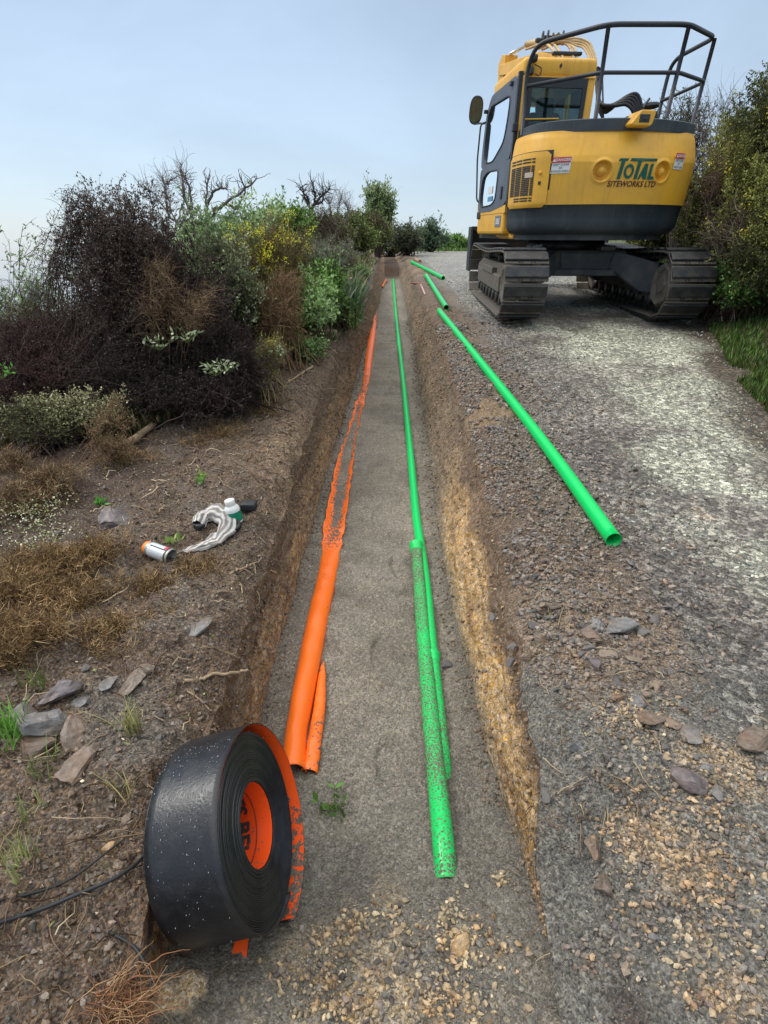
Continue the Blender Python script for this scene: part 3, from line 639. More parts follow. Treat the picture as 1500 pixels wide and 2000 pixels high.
def chips(n, yr, xr, fn, cols, name, label, smin=.0022, smax=.0055):
    y = yr(n); x = xr(n, y); return tag(pebbles(name, x, y, fn(x, y), smin+(smax-smin)*rng.random(n)**2, palette(n, cols), 0+1), label, 'gravel', kind='stuff')
GC = [(.15, .155, .145), (.11, .115, .108), (.22, .225, .205), (.085, .085, .085), (.14, .135, .12)]
chips(15000, lambda n: .35+rng.random(n)*1.5, lambda n, y: ip(y, XRL)+.03+rng.random(n)*.95, zbank, GC, 'grey_chip', 'fine grey chip spread beside the near right end of the trench')
GF = [(.145, .148, .138), (.11, .112, .105), (.19, .19, .175), (.09, .09, .086)]
chips(15000, lambda n: .35+rng.random(n)**1.3*1.9, lambda n, y: rng.uniform(-.55, .46, n), zfloor, GF, 'grey_chip', 'fine grey chip on the near trench floor', .0016, .0044)
P_ = []
for (u_, v_, r_, k_) in ((880, 1790, .035, 90), (895, 1850, .04, 110), (960, 1850, .035, 60), (690, 1800, .03, 70), (640, 1840, .035, 70), (620, 1930, .06, 260), (700, 1960, .05, 200), (840, 1950, .05, 220), (980, 1720, .02, 30), (1040, 1640, .03, 60), (760, 1820, .05, 120), (930, 1960, .04, 80)):
    h_ = hit(u_, v_, zfloor); P_.append(np.stack([rng.normal(h_[0], r_, k_), rng.normal(h_[1], r_, k_)], 1))
P_ = np.concatenate(P_); n = len(P_)
tag(pebbles('clay_clods', P_[:, 0], P_[:, 1], zfloor(P_[:, 0], P_[:, 1]), .004+.014*rng.random(n)**2.2, palette(n, [(.44, .34, .20), (.36, .28, .17), (.50, .42, .28), (.28, .22, .14)])), 'clusters of pale clay clods at the near trench end', 'clay crumbs', kind='stuff')
# ------------------------------------------------------------------ pipes
def on(u, v, fn, h=0.0): return hit(u, v, lambda x, y: fn(x, y)+h)+np.array([0, 0, 0.])
def pipe(name, pts, r, label, group=None, mask=0.0, collar=(), ends=(True, True), n=60, sides=28, wall=.0035, cat='pipe'):
    P = smooth_path(pts, n); a = Acc()
    t_ = np.linspace(0, 1, n); mk = np.clip(np.interp(t_, [0, 1], [mask, mask]) if np.isscalar(mask) else np.interp(t_, *mask), 0, 1)
    col = np.zeros((1, n, 3)); col[0, :, 0] = mk
    tubes(P[None], r, sides, col, a); tubes(P[None, ::-1], r-wall, sides, np.zeros((1, n, 3)), a)
    for e, k in ((ends[0], 0), (ends[1], n-1)):   # rim rings
        i0 = np.arange(sides)+k*sides; i1 = np.arange(sides)+n*sides+(n-1-k)*sides
        # align inner ring order to the outer by nearest point
        V = np.concatenate(a.V); m = [int(i1[np.argmin(np.linalg.norm(V[i1]-V[q], axis=1))]) for q in i0]
        a.F.append(np.array([[i0[q], i0[(q+1) % sides], m[(q+1) % sides], m[q]] for q in range(sides)]))
    o = a.build(name, GREEN, loc=P[n//2]); tag(o, label, cat, group)
    for (s, ln, rr_) in collar:
        k = int(s*(n-1)); d = norm(P[min(k+1, n-1)]-P[max(k-1, 0)]); L_ = ln
        prof = [(r*.99, -.004), (rr_*1.0, -.002), (rr_*1.12, .004), (rr_*1.12, .016), (rr_*1.0, .024), (rr_, L_-.015), (r+.001, L_)] if L_ > .02 else [(r, 0), (rr_, .001), (rr_, L_), (r, L_+.001)]
        V, F = lathe(prof, 32); M = frame(P[k]-P[n//2], d); c_ = np.zeros((len(V), 3)); c_[:, 0] = mk[k]*.5
        q = Acc().add(V, F, c_, M).build('pipe_collar', GREEN, o)
    return o
rB, rA = .041, .036
pB = [on(u, v, zfloor, h) for u, v, h in ((813, 1064, .045), (822, 1180, .045), (832, 1300, .043), (846, 1450, .040), (858, 1570, .036), (866, 1650, .022), (872, 1720, -.02))]
pipe('green_pipe', pB, rB, 'speckled green pipe on the trench floor with its collar facing away, nearest in the trench', 'green pipes laid in the trench', mask=([0, .05, .3, .5, .7, 1], [.14, .30, .20, .27, .18, .23]), collar=[(0.0, .10, rB+.006)])
pA = [on(u, v, zfloor, h) for u, v, h in ((768, 546, .03), (772, 600, .03), (778, 660, .03), (786, 730, .03), (794, 810, .03), (803, 900, .03), (812, 1000, .03), (823, 1080, .028), (832, 1150, .022), (841, 1250, .018), (851, 1350, .012), (862, 1460, .0), (868, 1540, -.04))]
pipe('green_pipe', pA, rA, 'long green pipe running down the trench to the far end, beside the speckled one', 'green pipes laid in the trench', mask=([0, .6, .8, 1], [0, 0, .18, .25]), collar=[(.78, .07, rA+.005)], n=120)
rL = .0445
pipe('green_pipe', [on(858, 607, zbank, rL), on(955, 728, zbank, rL), on(1060, 862, zbank, rL), on(1199, 1055, zbank, rL)], rL, 'longest loose green pipe lying on the gravel with its open end near the camera', 'loose green pipes on the road edge', mask=0.0, collar=[(.945, .006, rL+.0012)])
pipe('green_pipe', [on(832, 538, zbank, rL), on(872, 601, zbank, rL)], rL, 'middle loose green pipe on the road edge, between the longest and the farthest', 'loose green pipes on the road edge')
pipe('green_pipe', [on(804, 512, zbank, rL), on(866, 543, zbank, rL)], rL, 'farthest loose green pipe, lying beside the far end of the trench', 'loose green pipes on the road edge')
# ------------------------------------------------------------------ orange cover strip
def strip(rows, name, m, label, cat, nu=22, n=260, parent=None, ragged=.0):
    # rows: u, v, width px, a, b, mask centre, mask edge
    P = []; 
    for (u, v, w_, a_, b_, mc, me) in rows:
        p = on(u, v, zfloor, max(a_, 0)*.8); t = p[1]*math.cos(PITCH)-(p[2]-CAMZ)*math.sin(PITCH)
        P.append([p[0], p[1], w_*t/1000, a_, b_, mc, me])
    P = np.array(P); t = np.linspace(0, 1, n); tt = np.linspace(0, 1, len(P))
    Q = np.stack([np.interp(t, tt, P[:, k]) for k in range(7)], 1)
    ker = np.ones(7)/7
    for k in range(7): Q[3:-3, k] = np.convolve(Q[:, k], ker, 'valid')
    d = norm(np.gradient(Q[:, :2], axis=0)); nrm = np.stack([-d[:, 1], d[:, 0]], 1)
    s = np.linspace(-1, 1, nu); V = np.zeros((n, nu, 3)); C = np.zeros((n, nu, 3))
    rg = ragged*(fbm(Q[:, 1], 0, 0, 9, 3)*ss(.08, .2, Q[:, 5]))[:, None]
    V[..., :2] = Q[:, None, :2]-nrm[:, None]*(s[None, :, None]*(Q[:, 2]/2)[:, None, None]*(1+rg[..., None]))
    base = ipS(Q[:, 1], FLO)[:, None]
    V[..., 2] = base+np.where(Q[:, 5:6] > .2, .9, .4)*(zfloor(V[..., 0], V[..., 1])-base)+Q[:, 3:4]+Q[:, 4:5]*np.where(Q[:, 4:5] < 0, 1-np.sqrt(np.maximum(1-s[None]**2, 0)), s[None]**2)
    C[..., 0] = np.clip(Q[:, 5:6]+(Q[:, 6:7]-Q[:, 5:6])*np.abs(s[None])**2, 0, 1)
    idx = np.arange(n*nu).reshape(n, nu); F = np.stack([idx[:-1, :-1], idx[:-1, 1:], idx[1:, 1:], idx[1:, :-1]], -1).reshape(-1, 4)
    lo = V.reshape(-1, 3).mean(0)
    o = Acc().add(V.reshape(-1, 3), F, C.reshape(-1, 3)).build(name, m, parent, loc=lo if parent is None else None)
    md = o.modifiers.new('thickness', 'SOLIDIFY'); md.thickness = .003; md.offset = -1
    return tag(o, label, cat)
rows = [(572, 1500, 52, .07, -.075, .0, .0), (576, 1420, 46, .075, -.08, .0, .05), (592, 1337, 47, .075, -.08, 0, .03), (609, 1250, 46, .07, -.075, 0, 0), (627, 1165, 42, .065, -.065, 0, 0), (641, 1100, 38, .05, -.05, 0, 0), (649, 1062, 38, .02, .0, .25, .1),
        (654, 1025, 38, -.002, .036, .36, .02), (661, 985, 36, -.006, .045, .36, .02), (671, 925, 30, -.010, .045, .36, .02), (679, 880, 25, -.016, .036, .4, .1), (687, 850, 17, -.02, .034, .5, .1), (696, 815, 15, -.004, .03, .4, .0), (703, 785, 16, .016, .0, .25, .1), (711, 760, 12, .02, -.02, .25, .2), (717, 730, 13, .035, -.02, .15, .1),
        (720, 700, 15, .06, -.05, .02, .1), (725, 665, 14, .06, -.05, .0, .05), (730, 635, 11, .05, -.05, .15, .2), (733, 612, 8, .03, -.03, .3, .3), (737, 590, 6, -.02, 0, .5, .5), (742, 572, 6, .012, 0, .3, .3), (745, 560, 4, -.02, 0, .5, .5)]
strip(rows, 'orange_cover_strip', ORANGE, 'glossy orange protection strip bulging up from the sand along the left of the trench', 'cable cover', ragged=.35)
rows2 = [(603, 1506, 36, .03, -.03, .1, .2), (608, 1485, 32, .042, -.03, .05, .15), (615, 1430, 28, .045, -.03, .1, .15), (625, 1370, 24, .042, -.03, .08, .15), (629, 1320, 16, .035, -.02, .1, .2), (631, 1292, 5, .015, 0, .2, .3)]
strip(rows2, 'orange_strip_end', ORANGE, 'short sand-dusted orange strip end beside the big orange strip behind the black roll', 'cable cover', n=70, ragged=.15)
p0 = on(750, 553, zfloor, .03)
pk = tubes(np.array([[on(746, 561, zfloor, .03), on(754, 547, zfloor, .04)]]), .035, 12, (.2, 0, 0)).build('orange_cover_strip', ORANGE, loc=p0)
tag(pk, 'short faded orange end of strip at the far end of the trench', 'cable cover')
# ------------------------------------------------------------------ roll of cover strip
d0 = ray(504, 1608); F0 = d0*1.61+np.array([0, 0, CAMZ]); nax = norm(np.array([.95, .05, .30]))
e1 = norm(np.array([0, 1., 0])-nax*nax[1]); e2 = np.cross(nax, e1); e2 = e2 if e2[2] > 0 else -e2
RR, RH, WD = .273, .120, .208
Mr = np.eye(4); Mr[:3, 0] = e1; Mr[:3, 1] = e2; Mr[:3, 2] = nax; 
if np.linalg.det(Mr[:3, :3]) < 0: Mr[:3, 2] = nax
roll = empty('cable_cover_roll', F0-nax*WD/2, 'big black roll of plastic cable cover with orange lining, leaning in the trench', 'roll')
lo = F0-nax*WD/2
def rm(V): return np.asarray(V)@np.array([e1, e2, nax])+F0-lo
prof = [(RH, -WD), (RH+.02, -WD)]
prof = [(RR, -WD), (RR, -.0005)]
nr_ = 30
for k in range(nr_):
    r1 = RR-(RR-RH-.002)*k/nr_; r2 = RR-(RR-RH-.002)*(k+.75)/nr_
    zz = -.004*rng.random()-.002*math.sin(k*.8); prof += [(r1-.0006, zz), (r2, zz+.0015), (r2-.0005, zz-.006)]
prof += [(RH, -.004)]
V, F = lathe(prof, 128); Acc().add(rm(V), F).build('coil', BLACKP, roll)
V, F = lathe([(RH+.001, -WD), (RH-.001, -WD), (RH-.001, -.006)], 96)
cm = np.zeros((len(V), 3)); cm[:, 0] = .07
Acc().add(rm(V), F, cm).build('core_lining', ORANGE_IN, roll)
# loosened outer lap : black outside, orange inside
def lap(r_off, p0_, p1_, n=110, nu=10, mk=None):
    ph = np.linspace(R(p0_), R(p1_), n); g = .0035*ss(-175, -150, np.degrees(ph))+.050*ss(10, 110, np.degrees(ph))-.004*ss(150, 210, np.degrees(ph))
    rr = RR+g+r_off; z = np.linspace(-WD+.004, .012, nu)
    zt = z[None]+.012*ss(60, 180, np.degrees(ph))[:, None]*np.linspace(0, 1, nu)[None]
    V = np.stack([np.broadcast_to((np.sin(ph)*rr)[:, None], zt.shape), np.broadcast_to((np.cos(ph)*rr)[:, None], zt.shape), zt], -1)
    idx = np.arange(n*nu).reshape(n, nu); F = np.stack([idx[:-1, :-1], idx[1:, :-1], idx[1:, 1:], idx[:-1, 1:]], -1).reshape(-1, 4)
    C = np.zeros((n, nu, 3)); C[..., 0] = (.06+.20*ss(110, 170, np.degrees(ph)))[:, None]
    return rm(V.reshape(-1, 3)), F, C.reshape(-1, 3)
V, F, C = lap(0, -165, 206); o = Acc().add(V, F, C).build('outer_lap', BLACKP, roll)
md = o.modifiers.new('t', 'SOLIDIFY'); md.thickness = .0025; md.offset = 1
V, F, C = lap(-.0035, -20, 205); o = Acc().add(V, F, C).build('lap_lining', ORANGE_IN, roll)
# printed text inside the core
def text_mesh(s, size, extrude=0.0, off=0.0, shear=0.0, space=1.0):
    cu = bpy.data.curves.new('lettering', 'FONT'); cu.body = s; cu.size = size; cu.offset = off; cu.shear = shear; cu.space_character = space
    cu.align_x = 'CENTER'; cu.align_y = 'CENTER'; cu.resolution_u = 3; cu.extrude = extrude
    o = bpy.data.objects.new('lettering', cu); COL.objects.link(o); dg = bpy.context.evaluated_depsgraph_get(); dg.update()
    me = o.evaluated_get(dg).to_mesh(); V = np.array([v.co[:] for v in me.vertices]); F = [list(p.vertices) for p in me.polygons]
    o.to_mesh_clear(); bpy.data.objects.remove(o); bpy.data.curves.remove(cu); return V, F
V, F = text_mesh('CABLES BELOW', .066, off=.0024)
# wrap: text x -> angle, text y -> along axis (letters read down the picture)
ph0 = R(181)-.85; rt = RH-.0035
ang = ph0+V[:, 0]/rt; W_ = np.stack([np.sin(ang)*rt, np.cos(ang)*rt, -.112+V[:, 1]], -1)
Acc().add(rm(W_), F).build('lettering', INK, roll, smooth=False)
V, F = [], []
tt = np.linspace(-.26, .26, 90); zz = -.112+.052*np.sqrt(np.clip(1-(tt/.26)**4, 0, 1))
an = R(181)+tt/rt; Pl = np.stack([np.sin(an)*(rt), np.cos(an)*(rt), zz], -1)
tubes(rm(Pl)[None], .0013, 6).build('printed_line', INK, roll)
# rain drops on the drum
nd = 480; ph = rng.normal(R(15), R(42), nd); z = -rng.random(nd)*WD*.98; s = .0007+.0019*rng.random(nd)**2.2
V0, F0_ = rockmesh(5, 1, .8, .0); V0[:, 2] *= .5
c = np.stack([np.sin(ph)*(RR+.007), np.cos(ph)*(RR+.007), z], -1)
V = (c[:, None]+V0[None]*s[:, None, None]).reshape(-1, 3); F = (F0_[None]+(np.arange(nd)*len(V0))[:, None, None]).reshape(-1, 3)
DROP = mat('rain_drop', (.34, .37, .39), .08, spec=.8, damt=.1)
tag(Acc().add(rm(V), F).build('rain_drops', DROP, roll), kind='stuff')
# end of the strip poking from under the roll
p1 = on(470, 1838, zfloor, .004)
V = np.array([[0, 0, 0], [.05, .0, .01], [.045, .07, .02], [.01, .08, .02]]) + p1-np.array([.02, .045, 0])
C = np.full((4, 3), .1); Acc().add(V-lo, [[0, 1, 2, 3]], C).build('strip_tail', ORANGE_IN, roll)
# ------------------------------------------------------------------ things on the left bank
r_ = .042; A = on(283, 1068, zbank, r_); B = on(331, 1086, zbank, r_); ax_ = norm(B-A); Ln = .215
can = empty('spray_can', A, 'open-ended spray paint can with orange cap and white label lying on the soil', 'spray can')
M = frame(np.zeros(3), ax_, (0, 0, 1)); 
V, F = lathe([(.001, .002), (r_*.6, .0), (r_*.86, .010), (r_*.92, .022), (r_*.92, .05)], 32); Acc().add(V, F, (0, 0, 0), M).build('cap', mat('orange_cap', (.85, .24, .03), .45), can)
V, F = lathe([(r_*.93, .046), (r_, .054), (r_, .17)], 40); V2 = V
Acc().add(V, F, (1, 1, 1), M).build('body', mat('can_white', (.66, .70, .72), .35, metal=.3), can)
def band(phi0, phi1, z0, z1, m, nm, rr=r_*1.012, n=10):
    ph = np.linspace(phi0, phi1, n); V = np.stack([np.repeat(np.cos(ph)*rr, 2), np.repeat(np.sin(ph)*rr, 2), np.tile([z0, z1], n)], -1)
    F = [[2*i, 2*i+1, 2*i+3, 2*i+2] for i in range(n-1)]; return Acc().add(V, F, (1, 1, 1), M).build(nm, m, can)
DKB = mat('label_dark_blue', (.02, .05, .09), .4)
# frame x axis is "up": label faces up and to the camera
band(R(12), R(24), .056, .168, DKB, 'label_stripe'); band(R(-42), R(-30), .056, .168, DKB, 'label_stripe'); band(R(-30), R(12), .142, .160, mat('label_red', (.7, .06, .1), .4), 'label_patch')
band(R(-180), R(180), .160, .172, STEEL, 'label_stripe', n=40)
V, F = lathe([(r_*.985, .168), (r_*1.05, .176), (r_*1.06, .183), (r_*1.0, .186), (r_*.93, .182), (r_*.93, .03)], 40)
Acc().add(V, F, (1, 1, 1), M).build('rim', mat('bare_tin', (.42, .42, .38), .4, metal=.5), can)
V, F = lathe([(.0005, .10), (r_*.92, .10)], 30); Acc().add(V, F, (1, 1, 1), M).build('inner_base', mat('tin_inside', (.5, .5, .46), .5), can)
# bottle
bp_ = on(461, 1019, zbank, 0); bottle = empty('glue_bottle', bp_, 'white plastic bottle with green label standing behind the grey cloth', 'bottle')
ht = .150; rb = .046; M = frame(np.zeros(3), norm(np.array([-.16, .02, 1.])))
V, F = lathe([(.001, 0), (rb*.96, 0), (rb, .006), (rb, .085), (rb*.93, .102), (rb*.66, .112), (rb*.62, .116)], 36); BW = mat('white_bottle', (.76, .77, .74), .35)
Acc().add(V, F, (1, 1, 1), M).build('body', BW, bottle)
V, F = lathe([(rb*.60, .114), (rb*.66, .118), (rb*.66, .146), (rb*.60, .150), (.001, .150)], 36); Acc().add(V, F, (1, 1, 1), M).build('cap', BW, bottle)
V, F = lathe([(rb*1.015, .014), (rb*1.015, .076)], 36); Acc().add(V, F, (1, 1, 1), M).build('label', mat('green_label', (.0, .22, .13), .4), bottle)
V, F = rbox((.036, .004, .022), (-.008, -rb*1.01, .036), .001); Acc().add(V, F, (1, 1, 1), M).build('label_print', INK, bottle)
# tape measure behind
tp = on(487, 996, zbank, .0); tm = empty('tape_measure', tp, 'black tape measure case lying just behind the green-labelled bottle', 'tape measure')
a = Acc(); V, F = rbox((.10, .075, .055), (0, 0, .03), .014, 3); a.add(V, F); a.build('case', RUB, tm)
a = Acc(); [a.add(*rbox((.006, .078, .04), (q, 0, .034), .002)) for q in (-.03, -.012, .006, .024)]; a.build('ribs', BLK, tm)
# roll of black tape
tr_ = on(458, 1032, zbank, .0); V, F = lathe([(.020, 0), (.040, 0), (.042, .004), (.042, .026), (.040, .03), (.020, .03), (.020, 0)], 36)
o = Acc().add(V, F, (1, 1, 1), frame(np.zeros(3), (.1, -.5, .9))).build('tape_roll', RUB, loc=None); o.location = tr_+np.array([0, 0, .012]); tag(o, 'small black tape roll half under the grey striped cloth', 'tape')
# cloth
cp = [(388, 1026, 22, .05), (398, 1008, 30, .07), (420, 1000, 30, .075), (440, 1008, 30, .075), (444, 1028, 34, .06), (428, 1048, 34, .045), (402, 1062, 30, .03), (375, 1070, 18, .018), (356, 1076, 5, .01)]
P = []; 
for (u, v, wpx, h) in cp:
    p = on(u, v, zbank, h*.6); t = p[1]*math.cos(PITCH)-(p[2]-CAMZ)*math.sin(PITCH); P.append([p[0], p[1], wpx*t/1000, h])
P = smooth_path(P, 90); nu = 44; s = np.linspace(0, 2*PI, nu)
d = norm(np.gradient(P[:, :2], axis=0)); nn_ = np.stack([-d[:, 1], d[:, 0]], 1)
tk = np.linspace(0, 1, 90)
fold = 1+.10*np.sin(5*s[None]+3*tk[:, None]*4)+.05*np.sin(11*s[None]-tk[:, None]*9)
V = np.zeros((90, nu, 3)); V[..., :2] = P[:, None, :2]+nn_[:, None]*(np.cos(s)[None]*fold*P[:, 2:3]/2)[..., None]
V[..., 2] = zbank(V[..., 0], V[..., 1])+(.5+.5*np.sin(s)[None]*fold)*P[:, 3:4]
st = (np.sin(s[None]*9+tk[:, None]*5) > .1); Cc = np.where(st[..., None], np.array([.55, .53, .50]), np.array([.22, .20, .18]))
Cc = Cc*(1+.15*fbm(V[..., 0], V[..., 1], V[..., 2], 60, 3))[..., None]
idx = np.arange(90*nu).reshape(90, nu); F = np.stack([idx[:-1, :-1], idx[:-1, 1:], idx[1:, 1:], idx[1:, :-1]], -1).reshape(-1, 4)
cloth = Acc().add(V.reshape(-1, 3), F, Cc.reshape(-1, 3)).build('striped_cloth', leafmat('cloth', .9, 0, .1), loc=V.reshape(-1, 3).mean(0)); tag(cloth, 'twisted grey and white striped rag lying on the soil beside the bottle', 'cloth')
g = Acc(); gp = on(389, 1034, zbank, .0); V, F = rockmesh(77, 3, .55, .5); g.add(V*.045*np.array([1.1, .8, 1]), F); o = g.build('rubber_glove_cuff', RUB); o.location = gp+np.array([0, 0, .02]); tag(o, 'black rubber lump under the left end of the striped rag', 'glove')
# ------------------------------------------------------------------ pegs, stakes and bits
def stick(pts, r0, r1, name, label, cat, m=WOOD, group=None, fn=zbank, h=.01, n=20, twigs=()):
    P = smooth_path([on(u, v, fn, h) if len((u, v)) == 2 else 0 for u, v in pts], n)
    P = P+.006*rng.normal(size=P.shape)*(r0 > .006)
    o = tubes(P[None], np.linspace(r0, r1, n)[None], 8, cap=True).build(name, m, loc=P[0]); tag(o, label, cat, group); return o
hp = on(622, 670, zbank, .02); peg = empty('marker_peg', hp, 'faded pink T-shaped wooden peg on the left bank', 'peg')
pa, pb = on(622, 668, zbank, .03), on(613, 645, zbank, .06)
tubes(np.array([[pa-hp, pb-hp]]), .022, 4, cap=True).build('shaft', PINKW, peg)
pa, pb = on(608, 671, zbank, .02), on(637, 671, zbank, .02); tubes(np.array([[pa-hp, pb-hp]]), .018, 4, cap=True).build('crossbar', PINKW, peg)
pa, pb = on(831, 576, zbank, .02), on(822, 556, zbank, .05); o = tubes(np.array([[pa-pb, pb-pb]]), .022, 4, cap=True).build('marker_stake', PINKW); o.location = pb; tag(o, 'pale wooden stake beside the trench near the middle loose pipe', 'stake')
pa, pb = on(803, 553, zbank, .03), on(838, 554, zbank, .03); o = tubes(np.array([[pa-pb, pb-pb]]), .018, 4, cap=True).build('red_batten', mat('red_wood', (.30, .12, .09), .8)); o.location = pb; tag(o, 'thin dull red batten lying across the right trench edge', 'batten')
pa, pb = on(810, 506, zbank, .03), on(820, 511, zbank, .03); o = tubes(np.array([[pa-pb, pb-pb]]), .07, 4, cap=True).build('timber_offcut', WOOD); o.location = pb; tag(o, 'pale timber offcut beyond the farthest loose green pipe', 'offcut')
V, F = rbox((.22, .10, .08), (0, 0, .04), .01); o = Acc().add(V, F).build('timber_offcut', PINKW); o.location = on(643, 656, zbank); o.rotation_euler.z = .3; tag(o, 'small pale block lying beside the T-shaped peg', 'offcut')
# crumpled pink marker cloth
V, F = rockmesh(91, 3, .6, .4); V = V*(1+.35*fbm(V[:, 0], V[:, 1], V[:, 2], 2.2, 3))[:, None]
o = Acc().add(V*np.array([.17, .13, .16]), F).build('pink_rag', mat('faded_pink_cloth', (.62, .26, .20), .8)); o.location = on(686, 556, zbank)+np.array([0, 0, .05]); tag(o, 'crumpled faded pink rag at the foot of the bushes near the far trench', 'rag')
V, F = rockmesh(92, 3, .5, .4); V = V*(1+.35*fbm(V[:, 0], V[:, 1], V[:, 2], 2.2, 3))[:, None]
o = Acc().add(V*np.array([.13, .10, .08]), F).build('white_paper', WHITE); o.location = on(640, 607, zbank)+np.array([0, 0, .03]); tag(o, 'scrap of white paper among leaves under the light green shrub', 'litter')
stick([(357, 1331), (390, 1326), (420, 1318), (455, 1316), (485, 1311)], .008, .006, 'fallen_branch', 'pale knobbly stick on the left bank above the black roll', 'stick')
stick([(452, 1118), (482, 1106), (513, 1092)], .007, .003, 'fallen_branch', 'short pale stick pointing at the orange strip below the cloth', 'stick')
stick([(334, 1116), (360, 1108), (388, 1100)], .006, .004, 'fallen_branch', 'brown stick lying right below the spray can', 'stick')
stick([(366, 1350), (385, 1362), (408, 1385)], .004, .003, 'fallen_branch', 'thin pale bent twig below the knobbly stick', 'stick')
stick([(612, 716), (585, 732), (560, 748)], .014, .010, 'fallen_branch', 'pale straight stick on the left bank by the bush', 'stick')
stick([(245, 865), (275, 850), (310, 815), (330, 778), (350, 770), (385, 774), (425, 778), (452, 773)], .030, .016, 'broken_limb', 'thick crooked tan limb lying at the foot of the dark bush', 'branch', h=.05)
stick([(1138, 1305), (1128, 1288), (1118, 1272)], .010, .006, 'fallen_branch', 'orange-brown broken stick in the spoil right of the trench', 'stick')
stick([(-15, 1806), (77, 1777), (150, 1747), (233, 1710), (283, 1667), (299, 1607)], .006, .005, 'black_root', 'thin black root running to the left side of the black roll', 'root', m=RUB, h=.02, n=40)
stick([(-10, 1760), (60, 1745), (140, 1715), (240, 1640)], .004, .003, 'black_root', 'thin black root above the one touching the roll', 'root', m=RUB, h=.015, n=40)
stick([(213, 1820), (262, 1850), (290, 1900), (297, 1950)], .004, .004, 'black_root', 'short dark root hanging below the black roll', 'root', m=RUB, h=.02, n=30)
# litter twigs as one mass
def ground_twigs(n, yf, xf, name, label, cols, Lr=(.03, .16), r=.0016, fn=zbank, lift=.012, curl=.25):
    y = yf(n); x = xf(n, y); k = 6; an = rng.uniform(0, 2*PI, n); ln = Lr[0]+(Lr[1]-Lr[0])*rng.random(n)**2
    ln = ln*(1+.1*y)
    P = np.zeros((n, k, 3)); a_ = an.copy(); px, py = x.copy(), y.copy()
    for j in range(k):
        P[:, j, 0] = px; P[:, j, 1] = py; a_ = a_+rng.normal(0, curl, n); px = px+np.cos(a_)*ln/(k-1); py = py+np.sin(a_)*ln/(k-1)
    P[..., 2] = fn(P[..., 0], P[..., 1])+.003+lift*rng.random((n, 1))*np.sin(np.linspace(0, PI, k))[None]+lift*.6*rng.random((n, k))
    rad = (r*(.6+rng.random(n))*(1+.12*y))[:, None]*np.linspace(1.1, .5, k)[None]
    return tag(tubes(P, rad, 3, palette(n, cols)).build(name, BARK), label, 'twigs', kind='stuff')
yl = lambda n: .45+rng.random(n)**1.3*6.5
xlf = lambda n, y: ip(y, XLL)-.02-rng.random(n)**1.1*1.9
ground_twigs(1700, yl, xlf, 'dead_twigs', 'dead twigs and roots strewn over the left bank', [(.13, .085, .055), (.22, .16, .10), (.07, .045, .03), (.17, .11, .07)])
ground_twigs(260, yl, xlf, 'pale_roots', 'pale bleached roots strewn over the left bank', [(.50, .40, .26), (.42, .32, .2)], (.04, .2), .0019, lift=.02, curl=.4)
ground_twigs(700, lambda n: 1+rng.random(n)**1.3*9, lambda n, y: ip(y, XRL)+np.abs(rng.normal(0, .35, n)), 'root_bits', 'root fragments and straw in the right spoil', [(.22, .15, .09), (.42, .33, .2), (.12, .08, .05)], (.03, .13), .0013)
# roots hanging out of the trench walls
def wall_roots(n, side):
    y = .6+rng.random(n)**1.2*10; xl = ip(y, XLL) if side < 0 else ip(y, XRL); top = zbank(xl+side*.05, y); bot = zfloor(xl*.9, y); h = rng.random(n)**1.5
    z = top-.03-(top-bot)*.6*h; k = 7; P = np.zeros((n, k, 3)); L_ = (.04+.14*rng.random(n)**2)*(1+.06*y); d = np.stack([-side*rng.uniform(.15, .6, n), rng.normal(0, .5, n), rng.normal(-.4, .4, n)], -1); d = norm(d)
    p = np.stack([xl+side*.02, y, z], -1)
    for j in range(k): P[:, j] = p; d = norm(d+rng.normal(0, .25, (n, 3))+np.array([0, 0, -.12])); p = p+d*(L_/(k-1))[:, None]
    rad = (.0009+.0016*rng.random(n)**2)[:, None]*(1+.1*y)[:, None]*np.linspace(1, .4, k)
    return tag(tubes(P, rad, 3, palette(n, [(.34, .22, .12), (.22, .13, .07), (.50, .38, .24)])).build('hanging_roots', BARK), 'fine roots hanging from the %s trench wall' % ('left' if side < 0 else 'right'), 'roots', kind='stuff')
wall_roots(330, -1); wall_roots(170, 1)
# fibrous orange root clump, lower left corner
n = 200; base = hit(215, 1965); k = 9; an = rng.normal(.3, .9, n); P = np.zeros((n, k, 3)); p = base+np.stack([rng.normal(0, .035, n), rng.normal(0, .03, n), rng.random(n)*.03-.01], -1); d = norm(np.stack([np.cos(an), np.sin(an)*.6-.2, rng.normal(.25, .35, n)], -1))
for j in range(k): P[:, j] = p; d = norm(d+rng.normal(0, .22, (n, 3))+np.array([0, 0, -.10])); p = p+d*(.008+.014*rng.random((n, 1)))
P[..., 2] = np.maximum(P[..., 2], zbank(P[..., 0], P[..., 1])+.001)
tag(tubes(P, (.0006+.0012*rng.random((n, 1))**3)*np.linspace(1.2, .4, k), 3, palette(n, [(.26, .12, .06), (.16, .08, .045), (.40, .25, .13)])).build('root_clump', BARK), 'orange-brown fibrous root clump at the lower left corner', 'root')
